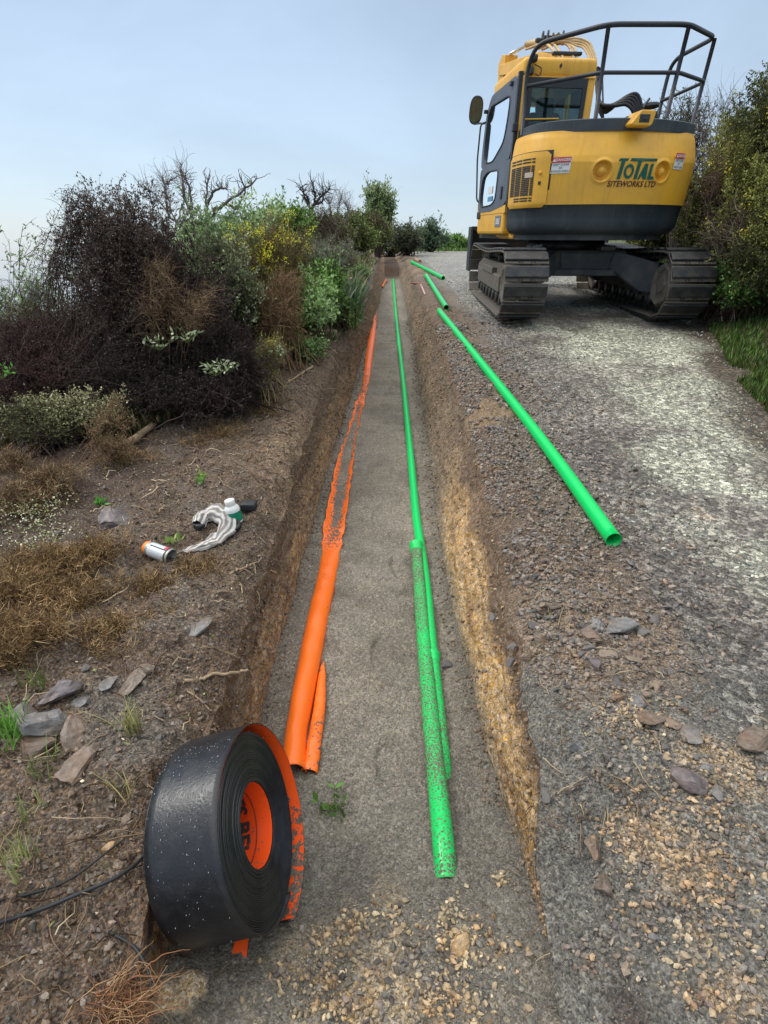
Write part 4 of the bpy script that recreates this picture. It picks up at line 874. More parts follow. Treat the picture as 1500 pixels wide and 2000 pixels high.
# ------------------------------------------------------------------ excavator
CX = np.array([3.05, 9.75, .685]); ex = empty('excavator', CX, 'yellow tracked excavator with black guard rail parked on the gravel road, seen from behind', 'excavator')
def rz_(a, px=0): 
    return np.array(Matrix.Rotation(px, 4, 'X')@Matrix.Rotation(a, 4, 'Z'))
UM = rz_(R(5), R(1.8)); TM = np.array(Matrix.Translation((.09, 0, 0)))@rz_(R(-2), R(1.8))
BM = None
def part(name, m, VF, parent=ex, M=UM, smooth=False):
    a = Acc()
    if isinstance(VF, tuple): VF = [VF]
    for V, F in VF:
        if M is BM:      # lower the boom to its real height
            V = np.array(V, float); z = V[:, 2]; V[:, 2] = np.where(z > 3, 3+(z-3)*.70, z)+np.where(z > 3, .10*np.maximum(V[:, 1]-2.2, 0), 0)
        a.add(V, F, (1, 1, 1), M)
    o = a.build(name, m, parent, smooth=smooth); return o
def bx(x0, x1, y0, y1, z0, z1, bev=.008, seg=2): return rbox((x1-x0, y1-y0, z1-z0), ((x0+x1)/2, (y0+y1)/2, (z0+z1)/2), bev, seg)
def tb(pts, r, sides=10, M=None):
    P = np.array(pts, float); a = tubes(P[None], r, sides, None, None, True)
    return np.concatenate(a.V), sum([f.tolist() for f in a.F], [])
def shade(o, ang=35):
    me = o.data; me.polygons.foreach_set('use_smooth', np.ones(len(me.polygons), bool)); me.set_sharp_from_angle(angle=R(ang)); return o
# --- tracks
TR, HL, ZC = .41, 1.68, .44     # end radius, half length between centres
def track_path(n):
    Lp = 4*HL+2*PI*TR; out = []
    for s in (np.arange(n)+.35)/n*Lp:
        if s < 2*HL: out.append((-HL+s, ZC-TR, 0.0))
        elif s < 2*HL+PI*TR: a = (s-2*HL)/TR; out.append((HL+TR*math.sin(a), ZC-TR*math.cos(a), a))
        elif s < 4*HL+PI*TR: q = s-2*HL-PI*TR; sag = .05*math.sin(PI*q/(2*HL))**2; out.append((HL-q, ZC+TR-sag, PI))
        else: a = (s-4*HL-PI*TR)/TR; out.append((-HL-TR*math.sin(a), ZC+TR*math.cos(a), PI+a))
    return out
# one shoe mesh, shared
sh = Acc()
sh.add(*rbox((.60, .205, .022), (0, 0, -.012), .006, 2)); n_plate = sum(len(f) for f in sh.F); sh.add(*rbox((.594, .150, .038), (0, -.012, -.042), .015, 3))
for q in (-.21, -.13, .13, .21): sh.add(*rbox((.022, .022, .012), (q*.5, .082, -.026), .003, 1))
for q in (-.07, .07): sh.add(*rbox((.03, .15, .07), (q, 0, .03), .008, 1))
shoe_o = sh.build('track_shoe', [STEEL, MUD], smooth=False); shoe_me = shoe_o.data; mi = np.zeros(len(shoe_me.polygons), np.int32); mi[:n_plate] = 1; shoe_me.polygons.foreach_set('material_index', mi); bpy.data.objects.remove(shoe_o)
NS = 42
for side in (-1, 1):
    cx = side*1.12
    fr = []
    a = Acc()
    # chain links, one belt
    tp_ = track_path(NS)
    for (y, z, an) in tp_:
        for q in (-.07, .07):
            V, F = rbox((.028, .15, .085), (cx+q, 0, .045), .01, 1); V = V-np.array([cx+q, 0, 0]); c_, s_ = math.cos(an), math.sin(an)
            V = np.stack([V[:, 0]+cx+q, y+V[:, 1]*c_-V[:, 2]*s_, z+V[:, 1]*s_+V[:, 2]*c_], -1); a.add(V, F, (1, 1, 1), TM)
    trk = a.build('track', MUD, ex, smooth=False)
    for (y, z, an) in tp_:
        o = bpy.data.objects.new('track_shoe', shoe_me); COL.objects.link(o); o.parent = trk
        o.matrix_local = Matrix(TM.tolist())@Matrix.Translation((cx, y, z))@Matrix.Rotation(an, 4, 'X')
    # frame
    prof = [(-1.55, .30), (-1.35, .22), (1.3, .22), (1.5, .32), (1.5, .56), (1.2, .66), (-1.15, .68), (-1.5, .60)]
    tf = part('track_frame', MUD, [prism(prof, 'x', cx-.17, cx+.17, .02), bx(cx-.235, cx+.235, -1.25, 1.2, .28, .52, .02), bx(cx+side*.17, cx+side*.25, -.6, .55, .50, .60, .01)], ex, TM)
    for k in range(8): part('roller', STEEL, [ (lambda V, F: (np.stack([V[:, 2]+cx, V[:, 0]-1.25+k*.357, V[:, 1]+.20], -1), F))(*lathe([(.001, -.2), (.085, -.2), (.085, -.1), (.06, -.1), (.06, .1), (.085, .1), (.085, .2), (.001, .2)], 16))], tf, TM, True)
    for q in (-.55, .55): part('carrier_roller', STEEL, [(lambda V, F: (np.stack([V[:, 2]+cx, V[:, 0]+q, V[:, 1]+.74], -1), F))(*lathe([(.001, -.15), (.06, -.15), (.06, .15), (.001, .15)], 14)), bx(cx-.03, cx+.03, q-.03, q+.03, .6, .74)], tf, TM, True)
    # rear sprocket + drive motor, front idler
    V, F = lathe([(.001, -.20), (.27, -.20), (.30, -.17), (.30, -.06), (.345, -.05), (.36, .05), (.30, .06), (.30, .20), (.26, .235), (.20, .25), (.19, .235), (.001, .235)], 36)
    part('drive_sprocket', MUD, (np.stack([side*V[:, 2]+cx, V[:, 0]-HL, V[:, 1]+ZC], -1), F if side > 0 else F[:, ::-1]), ex, TM, True)
    V, F = lathe([(.001, -.14), (.12, -.16), (.16, -.12), (.20, -.08), (.31, -.07), (.35, -.09), (.35, .09), (.31, .07), (.20, .08), (.16, .12), (.12, .16), (.001, .14)], 36)
    part('idler', MUD, (np.stack([V[:, 2]+cx, V[:, 0]+HL, V[:, 1]+ZC], -1), F), ex, TM, True)
    # inner hub seen on the inside of each track
    V, F = lathe([(.001, 0), (.10, 0), (.11, -.02), (.20, -.03), (.21, .0), (.27, .02), (.29, .0), (.29, -.04)], 8)
    part('drive_motor', MUD, (np.stack([side*(V[:, 2])*-1+cx-side*.235, V[:, 0]-HL, V[:, 1]+ZC], -1), F), ex, TM)
    # X-leg from centre casting to track frame
    leg = prism([(side*.35, .62), (side*.40, .86), (side*.98, .70), (side*.98, .28), (side*.80, .30)], 'y', -.95, -.70, .02)
    V = leg[0].copy(); V[:, 1] -= (np.abs(V[:, 0])-.35)*.55; part('undercarriage_leg', UNDER, [(V, leg[1])], ex, TM)
    V = leg[0].copy(); V[:, 1] = 1.65+(V[:, 1]-0)*1.0+(np.abs(V[:, 0])-.35)*.3; part('undercarriage_leg', UNDER, [(V, leg[1])], ex, TM)
part('centre_frame', UNDER, [bx(-.62, .62, -.95, .95, .50, .86, .05), bx(-.70, .70, -1.0, -.86, .50, .60, .02)], ex, TM)
V, F = lathe([(.55, .80), (.62, .84), (.62, .95), (.58, 1.0), (.5, 1.02)], 40); part('slew_ring', STEEL, (V, F), ex, UM, True)
part('tow_hook', STEEL, [bx(-.95, -.70, -1.25, -1.0, .86, .93, .02), tb([(-.9, -1.2, .9), (-.8, -1.35, .92), (-.7, -1.2, .9)], .03)], ex, TM)
part('tow_hook', STEEL, [bx(.10, .32, -1.25, -1.0, .86, .93, .02)], ex, TM)
# dozer blade in front
part('dozer_blade', NAVY, [prism([(2.62, .38), (2.70, .36), (2.80, .6), (2.78, .95), (2.62, 1.16), (2.46, 1.20), (2.46, 1.12), (2.58, 1.08), (2.66, .9), (2.66, .62)], 'x', -1.40, 1.40, .01), bx(-1.42, -1.38, 2.30, 2.80, .36, 1.19, .005), bx(1.38, 1.42, 2.3, 2.8, .36, 1.19, .005)], ex, TM)
part('blade_arm', UNDER, [bx(-.5, -.3, .9, 2.65, .42, .62, .02), bx(.3, .5, .9, 2.65, .42, .62, .02)], ex, TM)
# --- upper body: counterweight lofted around an arc
RA, HX = 1.74, 1.245
def orad(ph, k=15): 
    return ((RA)**-k+(HX/np.maximum(np.abs(np.cos(ph)), 1e-6))**-k)**(-1./k)
def gz(z):
    return np.interp(z, [1.07, 1.09, 1.13, 1.18, 1.42, 1.43, 1.96, 1.98, 2.10, 2.20, 2.26, 2.285, 2.29], [.90, .93, .962, .975, .99, 1.0, 1.012, 1.012, 1.005, .997, .985, .95, .90])
def surf(ph, z, off=0.0):
    r = orad(ph)*gz(z)+off; return np.stack([r*np.cos(ph), r*np.sin(ph), z+0*ph], -1)
def patch(p0_, p1_, zs, off=0.0, n=80, close=True):
    ph = np.linspace(R(p0_), R(p1_), n); zs = np.array(zs); PH, ZZ = np.meshgrid(ph, zs); V = surf(PH, ZZ, off).reshape(-1, 3); m = len(zs)
    i = np.arange(m*n).reshape(m, n); F = np.stack([i[:-1, :-1], i[:-1, 1:], i[1:, 1:], i[1:, :-1]], -1).reshape(-1, 4); return V, F
def ph_of(x, z, off=0):   # angle on the rear arc for a local x
    lo_, hi_ = R(190), R(350); lo_ = np.full(np.shape(x), lo_); hi_ = np.full(np.shape(x), hi_)
    for _ in range(40):
        m_ = (lo_+hi_)/2; xm = (orad(m_)*gz(z)+off)*np.cos(m_); lo_ = np.where(xm < x, m_, lo_); hi_ = np.where(xm < x, hi_, m_)
    return (lo_+hi_)/2
def onsurf(x, z, off=.005): x = np.asarray(x, float); z = np.asarray(z, float); return surf(ph_of(x, z), z, off)
# yellow weight, with two cast-in lifting pockets pushed into the surface
eyes = ((-.36, 1.80), (.47, 1.80))
n1, zs = 300, np.concatenate([np.linspace(1.43, 1.60, 8), np.linspace(1.61, 1.99, 70), np.linspace(2.0, 2.24, 16), [2.25, 2.26, 2.272, 2.282, 2.288, 2.29]])
ph = np.linspace(R(207), R(333), n1); PH, ZZ = np.meshgrid(ph, zs); Vc = surf(PH, ZZ)
cr_ = 1.985-.09*np.cos((PH-R(270))*1.4)   # crease bows down in the middle
Vc[..., :2] *= (1+.020*ss(-.02, .02, ZZ-cr_)*0-.055*np.clip((ZZ-cr_)/.30, 0, 1)*np.clip(-np.sin(PH), 0, 1)**2)[..., None]
for (exx, ezz) in eyes:
    d = np.sqrt((Vc[..., 0]-exx)**2+(ZZ-ezz)**2); push = -.055*ss(.118, .085, d)+.045*ss(.062, .045, d)+.012*np.exp(-((d-.125)/.02)**2)
    Vc[..., 1] -= push
i = np.arange(Vc.shape[0]*n1).reshape(Vc.shape[0], n1); F = np.stack([i[:-1, :-1], i[:-1, 1:], i[1:, 1:], i[1:, :-1]], -1).reshape(-1, 4)
cw = part('counterweight', YEL, [(Vc.reshape(-1, 3), F)], ex, UM, True); shade(cw, 13)
for (exx, ezz) in eyes:
    V, F = lathe([(.001, .012), (.028, .012), (.034, .004), (.034, -.02)], 20); y0 = float(onsurf(exx, ezz, 0)[1]); part('lifting_eye', YEL, (np.stack([V[:, 0]+exx, y0+.012-V[:, 2], V[:, 1]+ezz], -1), F), cw, UM, True)
sk = part('lower_skirt', NAVY, [patch(204, 336, [1.07, 1.08, 1.09, 1.11, 1.13, 1.155, 1.18, 1.25, 1.42, 1.431], -.004, 160)], ex, UM, True)
part('belly_plate', UNDER, [prism([tuple(surf(np.array(R(q)), 1.07)[:2]*.98) for q in range(204, 337, 4)]+[(1.15, 1.3), (-1.15, 1.3)], 'z', 1.0, 1.073)], ex, UM)
part('inner_body', YEL, [bx(-1.12, 1.16, -.62, 1.2, 1.0, 2.20, .03)], ex, UM)
part('side_panel', YEL, [bx(1.06, 1.235, -.62, 1.25, 1.43, 2.27, .04, 3)], ex, UM); part('side_skirt', NAVY, [bx(1.02, 1.215, -.62, 1.25, 1.0, 1.43, .03)], ex, UM)
# deck band and engine deck
dk_ph = np.linspace(R(206), R(334), 120)
def ring(z, k): r = orad(dk_ph)*k; return np.stack([r*np.cos(dk_ph), r*np.sin(dk_ph), np.full(120, z)], -1)
Vd = np.concatenate([ring(2.24, .945), ring(2.365, .945), ring(2.375, .935), ring(2.375, .88), ring(2.29, .88)]); i = np.arange(600).reshape(5, 120)
F = np.stack([i[:-1, :-1], i[:-1, 1:], i[1:, 1:], i[1:, :-1]], -1).reshape(-1, 4)
db = part('deck_band', NAVY, [(Vd, F)], ex, UM); shade(db)
part('engine_deck', NAVY, [prism([tuple(q[:2]) for q in ring(0, .86)[::6]]+[(1.1, .9), (-.05, .9), (-.05, -.5), (-1.1, -.5)], 'z', 2.24, 2.33)], ex, UM)
part('engine_hump', BLK, [prism([(.12, 2.33), (.20, 2.50), (.42, 2.50), (.50, 2.33)], 'y', -1.35, -.9, .02)], ex, UM)
# tail lamp housing
V, F = prism([(-.10, 2.265), (-.13, 2.29), (-.02, 2.43), (.15, 2.43), (.17, 2.40), (.15, 2.29), (.13, 2.265)], 'y', -1.80, -1.50, .015)
lh = part('camera_housing', YEL, [(V, F)], ex, UM); part('camera_recess', BLK, [bx(-.035, .10, -1.805, -1.78, 2.30, 2.385, .006)], lh, UM); part('lens', STEEL, [bx(.0, .07, -1.812, -1.80, 2.325, 2.355, .004)], lh, UM)
# vent door on the rear left corner
pz = np.linspace(1.455, 2.03, 20)
def rpatch(p0_, p1_, z0, z1, off, rr_=.05, n=40, m=24, thick=.014):
    ph = np.linspace(R(p0_), R(p1_), n); zz = np.linspace(z0, z1, m); PH, ZZ = np.meshgrid(ph, zz)
    # round the corners by pulling z in
    t = np.abs(np.linspace(-1, 1, n)); k = 1-.13*ss(.85, 1, t)**1; ZZ = (z0+z1)/2+(ZZ-(z0+z1)/2)*k[None]
    A_ = surf(PH, ZZ, off); B_ = surf(PH, ZZ, off-thick); i = np.arange(n*m).reshape(m, n); F = np.stack([i[:-1, :-1], i[:-1, 1:], i[1:, 1:], i[1:, :-1]], -1).reshape(-1, 4).tolist()
    b = np.r_[i[0], i[1:, -1], i[-1, ::-1][1:], i[::-1, 0][1:-1]]; q = len(b); N0 = n*m
    F += [[int(b[j]), int(b[j]+N0), int(b[(j+1) % q]+N0), int(b[(j+1) % q])] for j in range(q)]
    return np.concatenate([A_.reshape(-1, 3), B_.reshape(-1, 3)]), F
vp = part('vent_door', YEL, [rpatch(208, 236.5, 1.40, 2.04, .020)], ex, UM); shade(vp, 40)
part('door_gap', BLK, [patch(207.4, 237.2, [1.39, 1.7, 2.05], .006, 40)], vp, UM)
a = Acc()
rowz = list(np.linspace(1.965, 1.93, 2))+list(np.linspace(1.885, 1.555, 16))+list(np.linspace(1.515, 1.485, 2))
for ri, z in enumerate(rowz):
    for (c0, c1) in ((210.5, 215.6), (216.2, 221.4), (222.0, 227.4), (227.9, 229.6)):
        if ri >= 18 and c0 < 214: continue
        a.add(*patch(c0, c1, [z-.0085, z+.0005, z+.0085], .0245, 6), (1, 1, 1), UM)
part_g = a.build('grille', INK, vp, smooth=False)
V, F = lathe([(.001, .012), (.014, .012), (.020, .006), (.020, 0)], 16)
for (pp, zz_, r__) in ((232.5, 1.80, 1), ):
    c = surf(np.array(R(pp)), np.array(zz_), .022); M_ = UM@frame(c, (math.cos(R(pp)), math.sin(R(pp)), 0)); part('latch', YEL, (V*1.1, F), vp, M_, True)
part('key_slot', BLK, [patch(232, 233.2, [1.665, 1.705], .026, 4)], vp, UM)
part('mud_splash', mat('dried_mud', (.55, .45, .36), .9), [(lambda q: (q[0], q[1]))(patch(224.4, 229.0, [1.755, 1.785, 1.815], .028, 8))], vp, UM)
# decals
def decal(txt, size, x, z, m, sh_=.0, off=.007, bold=.0, sp=1.0, nm='lettering', par=cw, sx_=1.0, sz_=1.0):
    V, F = text_mesh(txt, size, off=bold, shear=sh_, space=sp)
    # triangulate long ngons through bmesh so that they follow the curve
    bm = bmesh.new(); vs = [bm.verts.new(v) for v in V]
    for f in F:
        try: bm.faces.new([vs[i] for i in f])
        except ValueError: pass
    bmesh.ops.triangulate(bm, faces=bm.faces); V, F = bm_arrays(bm)
    P = onsurf(x+V[:, 0]*sx_, z+V[:, 1]*sz_, off); k = .055*ss(0, .34, (z+V[:, 1])-1.9)*0; return part(nm, m, [(P, F)], par, UM)
def quad_decal(x0, x1, z0, z1, m, off=.005, nm='plate', n=8, sk_=0, par=cw):
    xs = np.linspace(x0, x1, n); A_ = onsurf(xs, np.full(n, z0), off); B_ = onsurf(xs+sk_, np.full(n, z1), off)
    return part(nm, m, [(np.concatenate([A_, B_]), [[i, i+1, i+1+n, i+n] for i in range(n-1)])], par, UM)
# logo: green T O T A L with long bar
lx, lz = .085, 1.81
def poly_decal(pts, m, off=.008, nm='logo_letter'):
    bm = bmesh.new(); f = bm.faces.new([bm.verts.new((p[0], p[1], 0)) for p in pts]); bmesh.ops.triangulate(bm, faces=[f]); V, F = bm_arrays(bm)
    return onsurf(lx+V[:, 0], lz+V[:, 1], off), F
logo = []
logo.append(poly_decal([(-.27, .095), (-.25, .125), (-.135, .125), (-.145, .095), (-.178, .095), (-.205, -.10), (-.250, -.10), (-.225, .095)], TEAL))
logo.append(poly_decal([(-.115, .095), (-.105, .128), (.262, .128), (.262, .098), (.045, .098), (.020, -.10), (-.025, -.10), (-.002, .095)], TEAL))
o1 = np.array([(-.105+.066*math.cos(t), -.015+.080*math.sin(t)) for t in np.linspace(0, 2*PI, 33)[:-1]]); o2 = np.array([(-.105+.036*math.cos(t), -.015+.048*math.sin(t)) for t in np.linspace(0, 2*PI, 33)[:-1]])
A_ = onsurf(lx+o1[:, 0]-0, lz+o1[:, 1], .008); B_ = onsurf(lx+o2[:, 0], lz+o2[:, 1], .008); logo.append((np.concatenate([A_, B_]), [[i, (i+1) % 32, (i+1) % 32+32, i+32] for i in range(32)]))
logo.append(poly_decal([(.030, -.10), (.062, -.10), (.078, -.055), (.112, -.055), (.115, -.10), (.155, -.10), (.145, .07), (.100, .07)], TEAL))
logo.append(poly_decal([(.188, .07), (.226, .07), (.214, -.066), (.272, -.066), (.268, -.10), (.170, -.10)], TEAL))
part('logo', TEAL, logo, cw, UM)
decal('SITEWORKS LTD', .088, lx-.02, lz-.155, BRN, .15, .008, .0018, 1.02)
for (dx, dz, nm_) in ((-.855, 1.87, 'a'), (.72, 1.92, 'b')):
    w_ = .105 if dx < 0 else .085
    s_ = quad_decal(dx-w_, dx+w_, dz-.085, dz+.095, WHITE, .006, 'danger_sign', sk_=.012)
    s_['label'] = 'left red and white danger sign' if dx < 0 else 'right red and white danger sign'
    quad_decal(dx-w_+.002, dx+w_, dz+.032, dz+.093, REDL, .009, 'sign_header', sk_=.004, par=s_)
    kx = w_/.105
    decal('DANGER', .045, dx+.018*kx, dz+.062, WHITE, .0, .012, .001, par=s_, nm='sign_text', sx_=kx*.95)
    decal('KEEP CLEAR', .033, dx+.003, dz+.010, INK, .0, .010, .0, par=s_, nm='sign_text', sx_=kx)
    decal('OF', .033, dx, dz-.026, INK, .0, .010, .0, par=s_, nm='sign_text', sx_=kx)
    decal('SWING AREA', .033, dx, dz-.062, INK, .0, .010, .0, par=s_, nm='sign_text', sx_=kx)
    tri = onsurf(np.array([dx-w_+.01, dx-w_+.042*kx, dx-w_+.027*kx]), np.array([dz+.044, dz+.044, dz+.082]), .012); part('warning_triangle', WHITE, [(tri, [[0, 1, 2]])], s_, UM)
# left front frame under the cab
lf = part('cab_base', YEL, [bx(-1.235, -.6, -.42, 1.22, 1.06, 1.40, .05, 3)], ex, UM)
part('maker_plate', mat('grey_plate', (.16, .17, .2), .5), [bx(-1.241, -1.234, -.30, .02, 1.17, 1.33, .001)], lf, UM)
V, F = text_mesh('138US', .11, off=.003); P = np.stack([np.full(len(V), -1.245), -.14-V[:, 0]*.8, 1.245+V[:, 1]], -1); part('plate_text', WHITE, [(P, F)], lf, UM)
part('step_pad', RUB, [bx(-1.25, -1.1, 1.0, 1.24, 1.30, 1.42, .02)], lf, UM)
# --- cab
CX0, CX1, CY0, CY1 = -1.215, -.145, -.56, 1.25
cab = part('cab', YEL, [
    bx(CX0+.02, CX1, CY0, .95, 2.965, 3.20, .06, 3), bx(CX0+.06, CX1-.03, .90, 1.10, 2.92, 3.13, .05, 3),      # roof
    bx(CX0+.02, CX0+.12, CY0, CY0+.12, 1.45, 3.0, .02), bx(CX1-.12, CX1, CY0, CY0+.12, 1.45, 3.0, .02),   # rear posts
    bx(CX0+.10, CX1-.10, CY0, CY0+.06, 1.45, 2.42, .01),      # rear lower panel
    bx(CX1-.06, CX1, CY0+.1, .95, 1.45, 2.10, .01), bx(CX1-.06, CX1, .92, 1.02, 2.0, 3.0, .01), bx(CX1-.06, CX1, .28, .36, 2.0, 3.0, .01),
    bx(CX0+.01, CX0+.07, 1.02, 1.12, 1.45, 3.0, .02), bx(CX0+.04, CX1, 1.12, 1.22, 1.42, 1.75, .02), bx(CX0+.03, CX1, CY0+.05, 1.2, 1.40, 1.47, .01)], ex, UM)
shade(cab, 50)
part('rear_window_frame', BLK, [bx(CX0+.115, CX0+.175, CY0-.012, CY0+.02, 2.42, 2.975, .004), bx(CX1-.175, CX1-.115, CY0-.012, CY0+.02, 2.42, 2.975, .004), bx(CX0+.115, CX1-.115, CY0-.013, CY0+.02, 2.86, 2.975, .004), bx(CX0+.115, CX1-.115, CY0-.013, CY0+.02, 2.38, 2.45, .004)], cab, UM)
part('rear_window', GLASS, [bx(CX0+.16, CX1-.16, CY0+.000, CY0+.006, 2.43, 2.90, 0)], cab, UM)
part('wiper_rail', YEL, [tb([(CX0+.09, CY0-.03, 2.50), (-.62, CY0-.03, 2.515)], .010)], cab, UM)
part('centre_post', BLK, [bx(-.74, -.705, .93, .97, 2.1, 2.98, .004)], cab, UM)
part('cab_liner', GREYD, [bx(CX0+.09, CX1-.08, CY0+.08, 1.02, 2.925, 2.96, .01)], cab, UM)
part('windscreen', CLEAR, [bx(CX0+.1, CX1-.07, 1.10, 1.106, 1.75, 2.96, 0)], cab, UM)
part('side_window', CLEAR, [bx(CX1-.03, CX1-.025, CY0+.12, .95, 2.12, 2.96, 0)], cab, UM)
st_ = part('seat', SEAT, [rbox((.50, .16, .62), (-.66, -.05, 2.36), .07, 4), rbox((.27, .12, .20), (-.66, -.07, 2.74), .05, 4), rbox((.52, .5, .14), (-.66, .2, 2.02), .05, 3)], cab, UM); shade(st_, 60)
# roof details: hatch, brackets, hooks
part('roof_hatch', mat('smoked_hatch', (.10, .14, .18), .15), [bx(-.88, -.42, -.2, .5, 3.19, 3.235, .01)], cab, UM)
part('roof_edge', YEL, [bx(CX0+.1, CX1-.02, CY0-.012, CY0+.03, 2.968, 2.985, .003)], cab, UM)
V, F = prism([(-.68, 3.07), (-.655, 3.10), (-.67, 3.135), (-.695, 3.105)], 'y', CY0-.006, CY0+.01); part('roof_mark', BLK, [(V, F)], cab, UM)
part('work_lamp', STEEL, [rbox((.10, .10, .08), (CX0+.13, CY0-.05, 3.16), .02, 2), rbox((.06, .08, .09), (CX0+.12, CY0-.04, 3.03), .02), tb(bent([(CX0+.16, CY0-.04, 3.10), (CX0+.26, CY0-.06, 3.06), (CX0+.24, CY0-.06, 2.97), (CX0+.17, CY0-.05, 3.0)], .04), .007)], cab, UM)
# door: grey plate with two framed panes
def ringface(outer, inner, x):
    n = len(outer); V = np.concatenate([[(x, p[0], p[1]) for p in outer], [(x, p[0], p[1]) for p in inner]]); F = [[i, (i+1) % n, (i+1) % n+n, i+n] for i in range(n)]; return V, F
def resample(pts, n=48, smooth_=0.0):
    p = np.array(pts+[pts[0]], float); s = np.r_[0, np.cumsum(np.linalg.norm(np.diff(p, axis=0), axis=1))]; t = np.linspace(0, s[-1], n, endpoint=False)
    q = np.stack([np.interp(t, s, p[:, 0]), np.interp(t, s, p[:, 1])], -1)
    for _ in range(int(smooth_)): q = (np.roll(q, 1, 0)+2*q+np.roll(q, -1, 0))/4
    return q
DX = CX0-.03
up_o = resample([(-.50, 3.02), (-.50, 2.05), (.35, 2.05), (1.20, 2.05), (1.20, 2.35), (1.10, 2.80), (.85, 3.02)], 64, 1); 
up_i = resample([(-.26, 2.84), (-.20, 2.55), (-.10, 2.30), (.45, 1.98+.12), (.98, 2.12), (1.03, 2.4), (.96, 2.74), (.84, 2.88)], 64, 4)
lo_o = resample([(-.50, 2.05), (-.50, 1.47), (.35, 1.40), (1.15, 1.40), (1.20, 1.52), (1.20, 2.05), (.35, 2.05)], 64, 0)
lo_i = resample([(.05, 1.96), (.10, 1.55), (.35, 1.49), (1.02, 1.48), (1.06, 1.65), (.98, 1.92), (.7, 1.985)], 64, 4)
def align(o, i_): 
    k = int(np.argmin(np.linalg.norm(i_-i_.mean(0)-(o[0]-o.mean(0)), axis=1))); return i_
def polar(pts, c, n=64):
    """resample outline by angle about c"""
    p = np.array(pts); an = np.unwrap(np.arctan2(p[:, 1]-c[1], p[:, 0]-c[0])); 
    if an[-1] < an[0]: p = p[::-1]; an = np.unwrap(np.arctan2(p[:, 1]-c[1], p[:, 0]-c[0]))
    ta = np.linspace(-PI, PI, n, endpoint=False); a2 = np.r_[an, an+2*PI, an-2*PI, an+4*PI, an-4*PI]; o = np.argsort(a2); P2 = np.tile(p, (5, 1))[o]; a2 = a2[o]
    return np.stack([np.interp(ta, a2, P2[:, 0]), np.interp(ta, a2, P2[:, 1])], -1)
def fine(pts, n=400): return resample([tuple(q) for q in pts], n)
dm = []
for (o_, i_, c_) in ((up_o, up_i, (.40, 2.5)), (lo_o, lo_i, (.55, 1.73))):
    O = polar(fine(o_), c_); I = polar(fine(i_), c_); V, F = ringface(O, I, DX); dm.append((V, F))
    V2, F2 = ringface(O, I, DX+.035); dm.append((V2, F2))
    n = 64; dm.append((np.concatenate([[(DX, p[0], p[1]) for p in O], [(DX+.035, p[0], p[1]) for p in O]]), [[i, (i+1) % n, (i+1) % n+n, i+n] for i in range(n)]))
    dm.append((np.concatenate([[(DX, p[0], p[1]) for p in I], [(DX+.02, p[0], p[1]) for p in I]]), [[i, (i+1) % n, (i+1) % n+n, i+n] for i in range(n)]))
door = part('door', GREYD, dm, ex, UM)
for (i_, c_) in ((up_i, (.40, 2.5)), (lo_i, (.55, 1.73))):
    I = polar(fine(i_), c_)
    Ip = np.stack([np.full(64, DX-.003), I[:, 0], I[:, 1]], -1); part('window_seal', RUB, [tb(np.vstack([Ip, Ip[:2]]), .011, 6)], door, UM)
    part('window', GLASS2, [(np.array([(DX+.015, p[0], p[1]) for p in I]), [list(range(64))])], door, UM)
part('door_edge', BLK, [bx(CX0-.03, CX0+.03, -.56, -.50, 1.45, 3.04, .006)], door, UM)
part('hinge', BLK, [bx(CX0-.06, CX0+.02, -.60, -.53, 2.36, 2.46, .01)], door, UM); part('hinge', BLK, [bx(CX0-.07, CX0-.02, -.32, -.24, 2.93, 2.98, .01)], door, UM)
part('handle', BLK, [bx(DX-.02, DX+.002, -.27, -.20, 1.55, 1.72, .008)], door, UM); part('latch', BLK, [bx(DX-.06, DX, 1.0, 1.06, 2.82, 2.87, .01)], door, UM)
part('notice', WHITE, [bx(DX+.006, DX+.012, .35, .62, 1.66, 1.76, 0)], door, UM); part('notice', mat('blue_notice', (.12, .3, .45), .5), [bx(DX+.006, DX+.012, .32, .6, 1.55, 1.62, 0)], door, UM)
part('grab_rail', BLK, [tb(bent([(CX0-.02, 1.10, 2.72), (CX0-.10, 1.16, 2.70), (CX0-.10, 1.22, 2.2), (CX0-.06, 1.22, 1.60), (CX0, 1.20, 1.55)], .06), .014)], cab, UM)
part('lower_door_skirt', YEL, [prism([(-.48, 1.40), (-.48, 1.47), (.35, 1.40), (1.15, 1.40), (1.24, 1.55), (1.24, 1.36), (-.48, 1.36)], 'x', DX+.004, DX+.05, .003)], cab, UM)
# mirrors
def mirror(c, facing, sx_, sz_, roll_=0):
    n = 32; pts = [(sx_*math.copysign(abs(math.cos(t))**.8, math.cos(t)), sz_*math.copysign(abs(math.sin(t))**.72, math.sin(t))) for t in np.linspace(0, 2*PI, n, endpoint=False)]
    M_ = UM@frame(np.array(c), facing, (math.cos(roll_), 0, math.sin(roll_)))
    V, F = prism(pts, 'z', -.05, .0, .012); mo = part('mirror', BLK, [(V, F)], ex, M_)
    part('mirror_glass', MIRROR, [(np.array([(p[0]*.86, p[1]*.9, .004) for p in pts]), [list(range(n))])], mo, M_); return mo
m1 = mirror((-1.345, 1.45, 2.93), (-.25, -1, -.34), .115, .20)
part('mirror_bracket', BLK, [tb([(-1.345, 1.50, 2.75), (-1.28, 1.36, 2.74), (-1.23, 1.24, 2.72)], .014)], m1, UM)
m2 = mirror((1.16, .35, 2.86), (-.1, .35, .8), .17, .06, .1)
